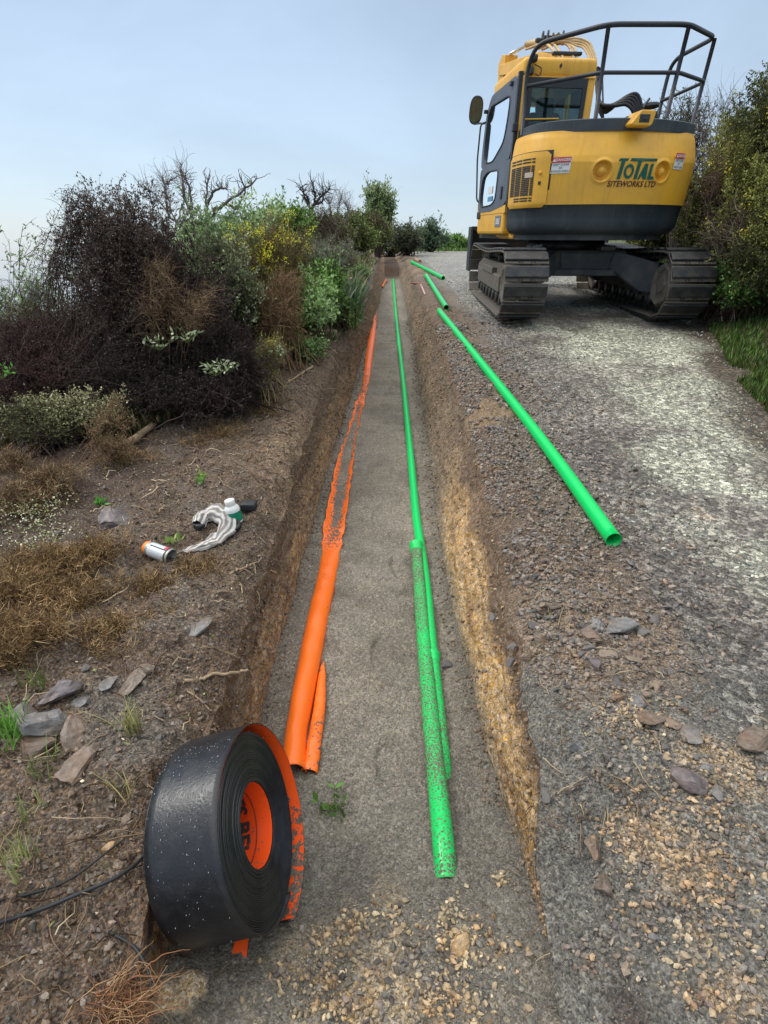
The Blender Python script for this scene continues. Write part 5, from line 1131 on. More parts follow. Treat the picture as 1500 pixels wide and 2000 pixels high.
part('mirror_bracket', BLK, [tb(bent([(.62, -.2, 2.33), (.64, -.1, 2.52), (.78, .0, 2.66), (1.02, .25, 2.80), (1.14, .33, 2.93)], .06), .018), tb([(1.0, .2, 2.78), (.98, .16, 2.33)], .018), rbox((.12, .10, .10), (.86, .0, 2.36), .03)], m2, UM)
# guard rail
rail = part('guard_rail', BLK, [tb(bent([(-1.17, -.72, 2.30), (-1.19, -.72, 3.04), (-1.15, -.90, 3.24), (-.50, -1.52, 3.28), (.46, -1.60, 3.28), (1.17, -1.02, 3.32), (1.20, -.15, 3.32), (1.18, -.02, 3.22), (1.15, .0, 2.30)], .16, 7), .027, 10)], ex, UM, True)
part('mid_rail', BLK, [tb(bent([(-1.18, -.72, 2.84), (-.50, -1.53, 2.83), (.46, -1.61, 2.83), (1.17, -1.03, 2.87), (1.16, -.02, 2.84)], .10, 6), .022, 10)], rail, UM, True)
for (a_, b_) in (((-.48, -1.52, 2.38), (-.50, -1.52, 3.27)), ((.42, -1.60, 2.38), (.46, -1.60, 3.27)), ((1.13, -1.02, 2.38), (1.17, -1.02, 3.31))):
    part('post', BLK, [tb([a_, b_], .026, 10)], rail, UM, True)
# --- boom, arm, cylinders, pipes
bs = 18; bXc, bW = .12, .17
bp = [(.10, 1.45), (-.15, 1.75), (.3, 2.5), (1.15, 3.55), (1.75, 4.10), (2.4, 4.33), (3.6, 4.42), (5.05, 4.50), (5.15, 4.36), (5.0, 4.24), (3.6, 4.08), (2.6, 3.92), (2.1, 3.70), (1.55, 3.2), (.75, 1.9), (.40, 1.45)]
BM = UM.copy()
boom = part('boom', YEL, [prism(bp, 'x', bXc-bW, bXc+bW, .015)], ex, BM)
part('boom_foot', YEL, [prism([(-.35, 1.4), (-.25, 2.3), (.1, 2.42), (.5, 2.2), (.8, 1.4)], 'x', bXc-bW-.09, bXc-bW-.03, .01), prism([(-.35, 1.4), (-.25, 2.3), (.1, 2.42), (.5, 2.2), (.8, 1.4)], 'x', bXc+bW+.03, bXc+bW+.09, .01)], boom, UM)
arm = part('arm', YEL, [prism([(5.0, 4.75), (5.25, 4.55), (5.20, 4.2), (4.55, 1.5), (4.35, 1.5), (4.75, 4.2), (4.72, 4.7)], 'x', bXc-.14, bXc+.14, .012)], ex, BM)
part('bucket', MUD, [prism([(4.6, 1.5), (4.25, 1.55), (4.0, 1.25), (3.95, .85), (4.15, .55), (4.55, .50), (4.60, .58), (4.25, .7), (4.15, .95), (4.35, 1.2)], 'x', bXc-.35, bXc+.35, .01), bx(bXc-.35, bXc-.32, 4.0, 4.6, .55, 1.45, .01), bx(bXc+.32, bXc+.35, 4.0, 4.6, .55, 1.45, .01)], arm, BM)
part('arm_cylinder', TANP, [tb([(bXc, 1.95, 4.47), (bXc, 3.6, 4.72)], .085, 14), tb([(bXc, 1.7, 4.40), (bXc, 1.95, 4.47)], .05, 10)], boom, BM, True)
part('cylinder_rod', mat('chrome', (.6, .6, .6), .2, metal=1), [tb([(bXc, 3.6, 4.72), (bXc, 4.8, 4.74)], .04, 10)], boom, BM, True)
for q in (-1, 1): part('boom_cylinder', TANP, [tb([(bXc+q*.26, .9, 1.5), (bXc+q*.26, 1.75, 3.1)], .075, 12), tb([(bXc+q*.26, 1.75, 3.1), (bXc+q*.22, 2.05, 3.75)], .035, 10)], boom, BM, True)
for q, (dx, dz) in enumerate(((-.16, .03), (-.09, .05), (.09, .05), (.16, .03))):
    part('steel_pipe', TANP, [tb(smooth_path([(bXc+dx, .9, 3.30+dz), (bXc+dx, 1.35, 3.85+dz), (bXc+dx*1.3, 1.75, 4.22+dz), (bXc+dx*.9, 2.3, 4.44+dz), (bXc+dx*1.0, 3.2, 4.50+dz)], 20), .024, 8)], boom, BM, True)
for q in range(4):
    part('steel_pipe', TANP, [tb(bent([(bXc+.02-.10*q, 1.6+.1*q, 4.30+.02*q), (bXc+.16, 1.45, 4.16+.05*q), (bXc+.25+.03*q, 1.35, 4.10+.03*q), (bXc+.31+.035*q, 1.2, 3.86), (bXc+.27+.035*q, .9, 3.3)], .10), .020, 8)], boom, BM, True)
for q_ in (rbox((.5, .10, .07), (bXc, 1.42, 4.0), .02), rbox((.46, .12, .08), (bXc, 2.05, 4.50), .02), rbox((.16, .10, .13), (bXc+.2, 2.0, 4.52), .03), rbox((.3, .1, .1), (bXc-.1, 2.4, 4.55), .03)): part('pipe_clamp', BLK, [q_], boom, BM)
for q in range(7):  # short knotted hoses on top of the boom
    x0 = bXc-.3+.09*q; part('hose', RUB, [tb(smooth_path([(x0, 1.9, 4.42), (x0+.04, 1.98, 4.58+.03*math.sin(q*2)), (x0+.1, 2.15, 4.60+.02*math.cos(q)), (x0+.16, 2.3, 4.45)], 12), .018, 8)], boom, BM, True)
for q in range(5):  # thick black hoses looping beside the cab to the boom
    dx = .035*q; dy = .04*q
    part('hose', RUB, [tb(smooth_path([(bXc+.22+dx, .6+dy, 3.35), (bXc+.20+dx*.7, .45+dy, 3.05), (bXc+.22+dx, .25+dy, 2.84-.02*q), (bXc+.38+dx, .12, 2.80+.025*q), (bXc+.54+dx, .05, 2.80+.03*q), (bXc+.66+dx*.9, .0, 2.66), (bXc+.70+dx*.8, -.02, 2.30)], 26), .026, 8)], ex, UM, True)
for q in range(3): part('hose', RUB, [tb(smooth_path([(bXc+.22+.03*q, .5, 3.2), (bXc+.17+.05*q, .3, 2.85), (bXc+.30, .2, 2.60-.03*q), (bXc+.42-.05*q, .15, 2.45), (bXc+.36, .1, 2.30)], 20), .014, 6)], ex, UM, True)
# ------------------------------------------------------------------ plants
def jitter(cols, n, v=.2): 
    c = np.array(cols, float)[rng.integers(0, len(cols), n)]; return np.clip(c*(1+v*rng.normal(size=(n, 1))), .004, .95)
def leaves(acc, P, D, l, w, cols, curl=.25, up=.3):
    n = len(P); d = norm(D*.6+rng.normal(0, .6, (n, 3))+np.array([0, 0, up])); s = norm(np.cross(d, rng.normal(size=(n, 3)))); nn = np.cross(d, s)
    L_ = (l*(.6+.7*rng.random(n)))[:, None]; W_ = (w*(.6+.7*rng.random(n)))[:, None]
    a = P; m1 = P+d*L_*.45+s*W_*.5+nn*L_*curl*.3; m2 = P+d*L_*.45-s*W_*.5+nn*L_*curl*.3; b = P+d*L_+nn*L_*curl*rng.normal(0, .5, (n, 1))
    cols = np.clip(cols*1.45, 0, .95); V = np.stack([a, m1, b, m2], 1).reshape(-1, 3); F = np.arange(4*n).reshape(n, 4); acc.add(V, F, np.repeat(cols, 4, 0))
def blob_pts(blobs, n, shell=.35):
    b = np.array(blobs, float); vol = b[:, 3]*b[:, 4]*b[:, 5]; k = rng.choice(len(b), n, p=vol/vol.sum())
    d = norm(rng.normal(size=(n, 3))); r = rng.random(n)**shell; return b[k, :3]+d*r[:, None]*b[k, 3:6], d
def bush(name, base, blobs, label, cat, stems=120, twigs=1500, nleaf=4000, leaf=(.03, .014), lc=((.06, .09, .02),), bc=((.10, .07, .05),), stem_r=.012, twig_r=.0022, twig_l=.16, curl=.3, group=None, blossom=None, tipbias=.5, rootspread=.15, shell=.35, up=.3, leaf_on=.0, extra=None, trunk=None):
    """stems from the root to points inside the crown, twigs on the stems, leaves on the twigs"""
    base = np.array(base, float); root = empty(name, base, label, cat, group)
    k = 9; T, D = blob_pts(blobs, stems, shell); T = T+0*base
    S0 = base+rng.normal(0, rootspread, (stems, 3))*np.array([1, 1, .0]); t = np.linspace(0, 1, k)[None, :, None]
    mid = S0+(T-S0)*.5+rng.normal(0, .10, (stems, 3))*np.linalg.norm(T-S0, axis=1)[:, None]+np.array([0, 0, .12])*np.linalg.norm(T-S0, axis=1)[:, None]
    P = (1-t)**2*S0[:, None]+2*t*(1-t)*mid[:, None]+t*t*T[:, None]
    ln = np.linalg.norm(T-S0, axis=1)[:, None, None]; P = P+rng.normal(0, .012, P.shape)*ln*np.sin(t*PI*.8+.2)
    a = Acc(); rad = stem_r*(.5+.8*rng.random((stems, 1)))*np.linspace(1, .22, k)[None]; tubes(P, rad, 4, jitter(bc, stems), a)
    if trunk is not None: 
        tr = smooth_path(trunk, 14); tubes(tr[None], np.linspace(stem_r*4, stem_r*1.2, 14)[None], 8, np.array([bc[0]]), a)
    # twigs
    i = rng.integers(0, stems, twigs); j = np.clip((k-1)*(1-(1-tipbias)*rng.random(twigs)**.7), 0, k-1.001); j0 = j.astype(int); f = (j-j0)[:, None]
    p = P[i, j0]*(1-f)+P[i, j0+1]*f; q = 6; Q = np.zeros((twigs, q, 3)); dr = norm(norm(P[i, j0+1]-P[i, j0])*.5+rng.normal(0, .6, (twigs, 3))+np.array([0, 0, up]))
    L_ = twig_l*(.35+rng.random(twigs)); pp = p.copy()
    for m in range(q): Q[:, m] = pp; dr = norm(dr+rng.normal(0, curl, (twigs, 3))); pp = pp+dr*(L_/(q-1))[:, None]
    tubes(Q, (twig_r*(.6+.7*rng.random((twigs, 1))))*np.linspace(1, .4, q)[None], 3, jitter(bc, twigs, .3), a)
    a.build('branches', BARK, root, loc=None); o = root.children[-1] if root.children else None
    if nleaf:
        i = rng.integers(0, twigs, nleaf); j = rng.random(nleaf)*(q-1.001); j0 = j.astype(int); f = (j-j0)[:, None]; p = Q[i, j0]*(1-f)+Q[i, j0+1]*f
        # colour by clump so that light and dark masses form
        cl = fbm(p[:, 0], p[:, 1], p[:, 2], 2.2, 3); cols = np.array(lc, float); ci = np.clip(((cl*1.3+.5+.22*rng.normal(size=nleaf))*len(cols)).astype(int), 0, len(cols)-1)
        c = np.clip(cols[ci]*(1+.25*rng.normal(size=(nleaf, 1))), .004, .9); b = Acc(); leaves(b, p, Q[i, j0+1]-Q[i, j0], leaf[0], leaf[1], c, up=up); b.build('foliage', LEAF, root)
    if blossom:
        nb, sz, cols, zmin = blossom; cen = Q[rng.integers(0, twigs, nb//9+1), -1]; cen = cen[cen[:, 2] > base[2]+zmin]; 
        if len(cen):
            p = cen[rng.integers(0, len(cen), nb)]+rng.normal(0, sz*1.6, (nb, 3)); b = Acc(); leaves(b, p, rng.normal(size=(nb, 3)), sz, sz*.8, jitter(cols, nb, .12)); b.build('blossom', PETAL, root)
    for ch in root.children:  # keep the parts in world place under the root
        ch.location = -base
    return root
def G(u, y, v=None): 
    """ground point under picture column u at distance y"""
    d = ray(u, 600 if v is None else v); x = d[0]/d[1]*y
    for _ in range(4):
        z = float(zbank(x, y)); t = y*math.cos(PITCH)-(z-CAMZ)*math.sin(PITCH); x = (u-750)/FPX*t
    return np.array([x, y, float(zbank(x, y))])
def BL(lst):
    """crown blobs given as picture column, row, distance and radii in metres"""
    out = []
    for (u, v, y, rx, ry, rz) in lst: p = at(u, v, y); out.append([p[0], p[1], p[2], rx, ry, rz])
    return out
DARK = ((.030, .018, .018), (.048, .030, .027), (.028, .024, .015), (.075, .055, .042), (.10, .075, .062)); PURP = ((.055, .018, .022), (.035, .014, .016), (.07, .03, .03))
DB = ((.075, .048, .042), (.05, .032, .03), (.11, .075, .058)); OLIVE = ((.045, .055, .015), (.09, .105, .03), (.16, .17, .06), (.26, .27, .12))
GREENS = ((.04, .085, .018), (.075, .15, .03), (.13, .24, .05), (.22, .33, .10)); LIGHTG = ((.08, .14, .04), (.15, .24, .08), (.26, .36, .16)); BROWN = ((.12, .075, .04), (.20, .13, .07), (.28, .19, .10))
GORSE = ((.022, .035, .010), (.045, .06, .016), (.08, .095, .028), (.13, .14, .05)); YEL_ = ((.80, .62, .03), (.78, .68, .06))
# the big dark uprooted bush: crown
b0 = G(260, 5.2)
bush('matted_bush', b0, BL([(225, 425, 5.2, .34, .45, .34), (290, 415, 5.2, .36, .45, .28), (190, 400, 5.2, .2, .3, .16), (260, 500, 5.1, .42, .5, .34), (340, 480, 5.1, .28, .4, .34), (400, 560, 5.0, .40, .4, .30), (300, 580, 5, .5, .5, .3)]),
     'big dark purple-brown matted bush standing tallest against the sky at left', 'bush', 420, 15000, 105000, (.021, .012), DARK, DB, .0045, .0018, .17, .6, tipbias=.5, shell=.6, rootspread=.35)
bush('matted_bush', G(130, 5.3), BL([(160, 390, 5.2, .14, .2, .13), (165, 365, 5.2, .08, .12, .06), (140, 440, 5.2, .10, .15, .08)]),
     'wispy curly-twigged side shoot leaning out left of the tallest dark bush', 'bush', 30, 1100, 3600, (.018, .010), DARK, DB, .005, .0020, .17, .8, tipbias=.6, up=.1)
bush('matted_bush', G(430, 4.9), BL([(300, 690, 4.8, .55, .5, .26), (420, 660, 4.8, .45, .4, .28), (480, 720, 4.5, .36, .35, .22), (330, 770, 4.3, .55, .4, .18), (450, 790, 4.2, .30, .3, .10), (220, 720, 4.6, .5, .5, .26)]),
     'black-brown tangle of twigs low in front of the tall bush beside the bank', 'bush', 420, 13000, 60000, (.018, .010), DARK[:3], ((.035, .026, .026), (.05, .035, .03)), .007, .0022, .18, .65, tipbias=.5, shell=.5, rootspread=.22)
bush('matted_bush', G(60, 4.8), BL([(60, 690, 4.8, .5, .5, .24), (150, 700, 4.8, .45, .5, .24), (20, 650, 5.0, .4, .4, .22), (0, 760, 4.5, .4, .4, .16), (120, 640, 5.2, .5, .4, .2)]),
     'dark red-purple twiggy bush at the left edge', 'bush', 300, 9000, 34000, (.016, .009), PURP, DB, .010, .0022, .16, .5, tipbias=.5)
bush('olive_shrub', G(150, 5.6), BL([(150, 590, 5.5, .5, .4, .2), (250, 600, 5.4, .45, .4, .24), (60, 610, 5.6, .4, .4, .15), (330, 640, 5.2, .4, .3, .18)]),
     'olive green small-leaved shrub behind the purple bush at left', 'shrub', 240, 5000, 26000, (.020, .012), OLIVE, DB, .009, .002, .15, .4, tipbias=.4)
bush('olive_shrub', G(120, 4.0), BL([(110, 790, 4.05, .42, .3, .12), (210, 790, 4.1, .26, .3, .12), (30, 800, 4.0, .3, .3, .12), (60, 840, 3.7, .35, .2, .06)]),
     'low shrub of pale round leaves under the dark bush at the left edge', 'shrub', 160, 3200, 13000, (.018, .013), ((.05, .06, .02), (.10, .11, .04), (.20, .21, .09), (.34, .34, .18)), DB, .007, .0018, .12, .4, tipbias=.4)
bush('dead_gorse', G(330, 4.8), BL([(330, 530, 4.72, .22, .2, .16), (300, 510, 4.75, .14, .2, .12), (390, 580, 4.65, .22, .2, .14), (340, 590, 4.6, .16, .2, .12)]),
     'light brown dead gorse caught in the front of the tall dark bush', 'dead bush', 34, 1700, 5000, (.022, .003), BROWN, ((.17, .11, .065), (.11, .07, .045), (.25, .17, .10)), .005, .0020, .18, .5, tipbias=.6)
bush('dead_gorse', G(215, 3.55), BL([(225, 800, 3.75, .06, .12, .16), (240, 860, 3.6, .12, .15, .08)]), 'brown dried gorse branch standing at the foot of the dark bush', 'dead bush', 14, 700, 2600, (.022, .003), BROWN, ((.20, .13, .07), (.13, .09, .05)), .004, .002, .10, .3)
# shrubs along the ridge
bush('pale_shrub', G(70, 6.2), BL([(70, 470, 6.2, .25, .3, .16), (120, 490, 6.2, .25, .3, .14), (50, 520, 6.2, .25, .2, .1), (100, 540, 6.1, .3, .3, .12)]), 'thin pale green leafy shoots against the sky at the far left', 'shrub', 30, 300, 1300, (.045, .018), LIGHTG, ((.22, .18, .15), (.15, .12, .10)), .009, .0028, .22, .25, tipbias=.6)
bush('bare_shrub', G(60, 6.0), BL([(40, 560, 6, .4, .3, .14), (110, 560, 6, .3, .3, .12)]), 'leafless grey twigs low against the sky at the left edge', 'dead shrub', 50, 500, 300, (.02, .01), LIGHTG, ((.20, .17, .15), (.13, .11, .10)), .007, .0028, .22, .35, tipbias=.5)
bush('green_shrub', G(15, 7.0), BL([(5, 575, 7, .3, .3, .12)]), 'small bright green shrub peeping in at the left edge', 'shrub', 30, 500, 2500, (.04, .02), GREENS, DB, .008)
bush('pale_shrub', G(400, 7.0), BL([(400, 420, 7.2, .35, .35, .22), (440, 450, 7.0, .4, .3, .25), (500, 410, 7.4, .30, .3, .22), (380, 480, 6.6, .35, .3, .25), (500, 470, 7, .3, .3, .25)]), 'tall pale green shrub with upright shoots behind the dark bush', 'shrub', 150, 1900, 22000, (.050, .022), ((.16, .24, .10), (.26, .36, .16), (.36, .46, .24)), ((.16, .13, .10), (.24, .20, .16)), .008, .003, .22, .25, tipbias=.5)
bush('green_shrub', G(560, 10), BL([(560, 415, 10, .42, .4, .22), (590, 430, 10, .3, .3, .2), (525, 425, 9.6, .3, .3, .2)]), 'round bright green shrub on the ridge left of the bare tree', 'shrub', 130, 2200, 15000, (.055, .030), GREENS[1:], DB, .010, .003, .2)
bush('grey_shrub', G(450, 5.9), BL([(450, 520, 5.9, .3, .3, .3), (410, 470, 6.1, .25, .3, .2), (480, 560, 5.7, .22, .2, .22)]), 'grey-green leafy shrub between the dark bush and the flowering gorse', 'shrub', 130, 1900, 14000, (.036, .017), ((.08, .10, .045), (.15, .18, .08), (.27, .30, .18)), DB, .009, .0026, .18)
bush('flowering_gorse', G(530, 6.5), BL([(490, 480, 6.6, .34, .3, .26), (560, 460, 6.8, .34, .3, .26), (540, 560, 6.3, .34, .3, .24), (500, 600, 6.0, .24, .2, .2)]), 'flowering gorse with yellow blossom and a brown dead base', 'gorse bush', 240, 6000, 16000, (.026, .005), ((.14, .12, .045), (.11, .13, .04), (.16, .19, .06), (.24, .26, .10)), ((.20, .13, .07), (.12, .10, .04)), .009, .0025, .17, .3, blossom=(2400, .016, YEL_, .95))
bush('dead_gorse', G(545, 5.9), BL([(540, 600, 5.9, .22, .2, .26), (560, 560, 6.1, .16, .2, .2)]), 'brown dead gorse stalks below the yellow flowers', 'dead bush', 70, 2400, 4200, (.03, .004), BROWN, ((.26, .17, .09), (.18, .11, .06)), .008, .0025, .18, .3)
bush('flowering_gorse', G(500, 5.0), BL([(515, 690, 5.1, .16, .2, .12), (540, 670, 5.2, .16, .2, .10)]), 'low yellow-green gorse sprout at the lower edge of the bushes', 'gorse bush', 50, 1300, 4200, (.025, .007), ((.10, .10, .03), (.18, .18, .06), (.30, .28, .08)), ((.25, .2, .1),), .006, .002, .13, .3, blossom=(160, .014, YEL_, .1))
bush('light_green_shrub', G(600, 7.0), BL([(590, 560, 7.1, .26, .3, .26), (630, 570, 7.2, .24, .3, .22), (600, 600, 6.8, .3, .3, .16), (570, 530, 7.4, .2, .2, .2)]), 'bright light green leafy shrub above the T-shaped peg', 'shrub', 130, 1700, 11500, (.055, .028), ((.07, .15, .03), (.14, .27, .06), (.24, .38, .12), (.34, .46, .22)), ((.12, .10, .06),), .009, .003, .18)
bush('dark_shrub', G(650, 8.0), BL([(640, 540, 7.9, .25, .3, .28), (660, 590, 7.4, .25, .3, .12)]), 'dark glossy-leaved shrub just right of the light green shrub', 'shrub', 90, 1300, 7500, (.055, .026), GREENS[:3], DB, .009, .003, .18)
bush('scrub_bush', G(620, 12), BL([(610, 440, 12, .5, .5, .3), (640, 430, 12.5, .4, .4, .3), (600, 480, 11, .6, .5, .3)]), 'brown and green scrub under the bare tree on the ridge', 'bush', 200, 4200, 15000, (.05, .012), ((.10, .065, .045), (.07, .055, .035), (.06, .08, .025), (.13, .10, .07)), DB, .012, .0035, .25)
bush('scrub_bush', G(690, 22), BL([(670, 435, 21, .9, .9, .55), (715, 435, 23, 1.0, .8, .5), (745, 450, 23, .7, .7, .45), (700, 465, 21, 1.1, .8, .5), (640, 450, 19, .8, .8, .5)]), 'mounded green-brown scrub below the small tree on the ridge', 'bush', 280, 5200, 30000, (.10, .04), ((.10, .08, .045), (.09, .11, .03), (.13, .18, .045), (.20, .26, .08)), DB, .016, .005, .3)
bush('scrub_bush', G(590, 9.0), BL([(600, 500, 9, .5, .4, .3), (560, 520, 8.6, .3, .3, .3), (660, 490, 9.6, .45, .4, .25)]), 'silvery grey-green scrub behind the flax', 'bush', 160, 3400, 15000, (.05, .014), ((.09, .10, .06), (.16, .18, .12), (.07, .08, .04), (.25, .27, .20)), ((.2, .17, .13),), .010, .003, .22)
# bare trees
def bare(name, base, top_pts, label, r=.02, tw=240, col=((.13, .11, .10), (.2, .17, .15)), tl=.25):
    base = np.array(base); root = empty(name, base, label, 'bare tree'); a = Acc(); Ps = []
    for br in top_pts:
        P = smooth_path([at(*q) for q in br], 14)-base; P = P+rng.normal(0, .008, P.shape); Ps.append(P); tubes(P[None], np.linspace(r, r*.35, 14)[None], 6, np.array([col[0]]), a)
    Ps = np.array(Ps); n = tw; i = rng.integers(0, len(Ps), n); j = rng.integers(5, 14, n); p = Ps[i, j]; d = norm(rng.normal(0, .6, (n, 3))+np.array([0, 0, .8])); Q = np.zeros((n, 6, 3)); L_ = tl*(.3+rng.random(n))
    for m in range(6): Q[:, m] = p; d = norm(d+rng.normal(0, .35, (n, 3))); p = p+d*(L_/5)[:, None]
    tubes(Q, r*.22*np.linspace(1, .4, 6)[None]*np.ones((n, 1)), 4, jitter(col, n), a); a.build('branches', BARK, root); return root
bare('bare_tree', G(400, 7.6), [[(405, 500, 7.6), (405, 440, 7.6), (402, 390, 7.6), (408, 342, 7.6)], [(402, 440, 7.6), (420, 412, 7.5), (450, 390, 7.5), (478, 370, 7.5), (500, 352, 7.5)], [(415, 412, 7.6), (440, 400, 7.6), (462, 408, 7.5), (478, 378, 7.5), (474, 352, 7.4)], [(404, 400, 7.6), (420, 372, 7.6), (446, 368, 7.6)], [(395, 460, 7.6), (365, 400, 7.7), (352, 330, 7.8)], [(375, 430, 7.6), (372, 380, 7.7), (362, 340, 7.7)]], 'crooked bare tree with antler-like branches above the dark bush', .022, 170, tl=.18)
bare('bare_tree', G(330, 6.8), [[(350, 470, 6.8), (335, 410, 6.8), (318, 350, 6.8)], [(340, 430, 6.8), (300, 380, 6.8), (270, 360, 6.8)], [(345, 440, 6.8), (360, 380, 6.9), (355, 325, 6.9)], [(330, 420, 6.8), (322, 370, 6.8), (342, 345, 6.8)]], 'thin leafless shoots rising just right of the tallest dark bush', .011, 260, ((.22, .19, .17), (.15, .12, .11)), .22)
bare('bare_tree', G(607, 12), [[(607, 450, 12), (606, 415, 12), (600, 385, 12), (585, 370, 12)], [(606, 415, 12), (615, 390, 12), (612, 362, 12)], [(607, 410, 12), (625, 385, 12), (645, 370, 12)], [(612, 400, 12), (630, 392, 12), (632, 372, 12)], [(604, 400, 12), (595, 385, 12), (590, 360, 12)]], 'small dark bare tree on the ridge left of the green tree', .030, 130, ((.07, .055, .05),), .30)
bare('bare_tree', G(655, 13.5), [[(655, 440, 13.5), (660, 410, 13.5), (668, 385, 13.5)], [(650, 440, 13.5), (645, 405, 13.5), (640, 392, 13.5)], [(672, 440, 13.5), (680, 415, 13.5), (675, 398, 13.5)]], 'faint grey leafless twigs between the bare tree and the green tree', .016, 200, ((.22, .19, .18),), .4)
# trees
def tree(name, base, blobs, label, lc, nleaf, leaf, stems=60, tw=900, tr=.03, twl=.3, group=None, spread=.04):
    return bush(name, base, blobs, label, 'tree', stems, tw, nleaf, leaf, lc, ((.10, .08, .06), (.07, .055, .045)), tr, .005, twl, .25, tipbias=.45, rootspread=spread, group=group)
tree('small_tree', G(738, 25), BL([(735, 385, 25, .62, .6, .55), (752, 365, 25, .45, .5, .35), (722, 375, 25, .42, .5, .45), (742, 410, 25, .6, .5, .3), (768, 400, 25, .22, .2, .16)]), 'small round-crowned green tree standing on the ridge by the trench end', ((.10, .15, .06), (.17, .24, .09), (.28, .35, .17)), 8000, (.13, .05), 70, 1100, .05, .45)
tree('windswept_tree', G(843, 30), BL([(842, 445, 30, .6, .5, .5), (835, 465, 30, .9, .6, .5), (855, 468, 30, .8, .6, .3)]), 'small windswept tree at the crest of the road', ((.04, .07, .04), (.08, .13, .07), (.14, .2, .12)), 6000, (.17, .06), 60, 900, .04, .5)
bush('scrub_bush', G(795, 26), BL([(790, 462, 26, .9, .8, .5), (805, 470, 26, .8, .6, .3)]), 'low grey-green bush left of the windswept tree at the crest', 'bush', 60, 1200, 5000, (.13, .05), ((.08, .09, .06), (.12, .15, .08)), DB, .02, .008, .4)
bush('scrub_bush', G(762, 29), BL([(752, 470, 29, .9, .8, .5), (772, 474, 29, .9, .8, .4)]), 'low olive scrub filling the gap between the green tree and the far crest', 'bush', 60, 1200, 6000, (.13, .05), ((.10, .11, .05), (.15, .19, .08)), DB, .02, .008, .4)
for (u, y_, lab) in ((885, 36, 'low bright green bush on the crest just left of the digger'), (905, 38, 'low green bush half hidden by the digger blade at the crest'), (868, 40, 'tiny far green bush between the windswept tree and the bright bush')):
    bush('hedge_bush', G(u, y_), BL([(u, 476, y_, 1.1, .8, .45), (u+10, 480, y_, .9, .8, .4)]), lab, 'bush', 50, 1200, 5000, (.17, .09), GREENS[1:], DB, .02, .008, .4)
# flax
def flax(base, n, label, L_=(.5, 1.0)):
    base = np.array(base); root = empty('flax_plant', base, label, 'flax'); a = Acc(); k = 9
    an = rng.uniform(0, 2*PI, n); tilt = rng.uniform(.1, .9, n); ln = rng.uniform(*L_, n); w_ = .028; t = np.linspace(0, 1, k)
    for i in range(n):
        th = tilt[i]*(.35+.9*t**1.5); r = np.cumsum(np.r_[0, np.sin(th[1:])])*ln[i]/(k-1); z = np.cumsum(np.r_[0, np.cos(th[1:])])*ln[i]/(k-1)
        c = np.stack([np.cos(an[i])*r, np.sin(an[i])*r, z], -1)+np.array([rng.normal(0, .05), rng.normal(0, .05), 0]); s = np.array([-math.sin(an[i]), math.cos(an[i]), 0]); wd = w_*(1-t**3)[:, None]*1.0
        V = np.concatenate([c-s*wd, c+np.array([0, 0, -.01]), c+s*wd]); F = [[j, j+1, j+1+k, j+k] for j in range(k-1)]+[[j+k, j+1+k, j+1+2*k, j+2*k] for j in range(k-1)]
        a.add(V, F, np.array(((.10, .16, .09), (.16, .22, .14), (.24, .28, .19))[i % 3])*(1+.2*rng.normal()))
    a.build('leaves', LEAF, root); return root
flax(G(655, 8.3), 46, 'flax plant with upright sword-shaped blue-green leaves', (.6, 1.15)); flax(G(690, 9.0), 40, 'drooping grey flax plant at the shoulder of the trench bank', (.5, .9)); flax(G(610, 7.9), 24, 'small flax tuft left of the upright flax plant', (.3, .7))
# right-hand bank of gorse
k_ = 0
RB = [((1385, 8.6), [(1410, 360, 8.8, .5, .5, .5), (1450, 310, 9.0, .5, .5, .45), (1410, 450, 8.4, .55, .5, .45)], 'dark gorse bush with yellow flowers directly behind the right track'),
      ((1470, 7.9), [(1480, 265, 8.0, .45, .5, .5), (1530, 205, 8.0, .45, .5, .6), (1480, 400, 7.7, .55, .5, .5)], 'tallest gorse bush reaching up at the right edge'),
      ((1530, 7.2), [(1500, 500, 7.0, .55, .5, .4), (1540, 420, 7.1, .5, .5, .5), (1550, 340, 7.3, .5, .5, .5)], 'brown-green gorse at the right edge above the grass'),
      ((1400, 10.4), [(1410, 330, 10.6, .5, .6, .45), (1390, 400, 10.2, .6, .6, .5), (1450, 280, 10.8, .5, .6, .45)], 'gorse bush behind the counterweight on the right bank'),
      ((1300, 14), [(1290, 455, 14, .9, .8, .45), (1250, 465, 15, .9, .8, .4), (1330, 430, 13.5, .8, .8, .6), (1360, 390, 13.5, .8, .8, .6)], 'far gorse seen under the body of the digger'),
      ((1560, 9.5), [(1490, 215, 9.8, .6, .6, .5), (1560, 160, 9.8, .7, .6, .6), (1440, 280, 9.8, .5, .5, .5)], 'yellow-flecked gorse crown at the top right corner of the bank')]
for (bu, by), bl, lab in RB:
    near = by < 9.3; bush('gorse_bush', G(bu, by), BL(bl), lab, 'gorse bush', 300, 4200 if near else 5000, 75000 if near else 80000, (.036, .014) if near else (.050, .020), ((.035, .042, .014), (.085, .095, .024), (.14, .155, .036), (.24, .25, .07)), ((.06, .055, .035), (.09, .07, .04), (.05, .04, .03)), .007, .0024, .24, .35, blossom=(1400, .024, ((.62, .52, .05), (.50, .46, .07)), .7), shell=.42)
bush('dead_gorse', G(1400, 8.2), BL([(1395, 300, 8.5, .22, .2, .35), (1410, 350, 8.3, .2, .2, .2)]), 'reddish-brown dead patch in the gorse right of the counterweight', 'dead bush', 24, 800, 3200, (.03, .005), ((.14, .08, .055), (.20, .13, .09)), ((.20, .13, .10), (.28, .20, .15)), .01, .003, .25, .3)
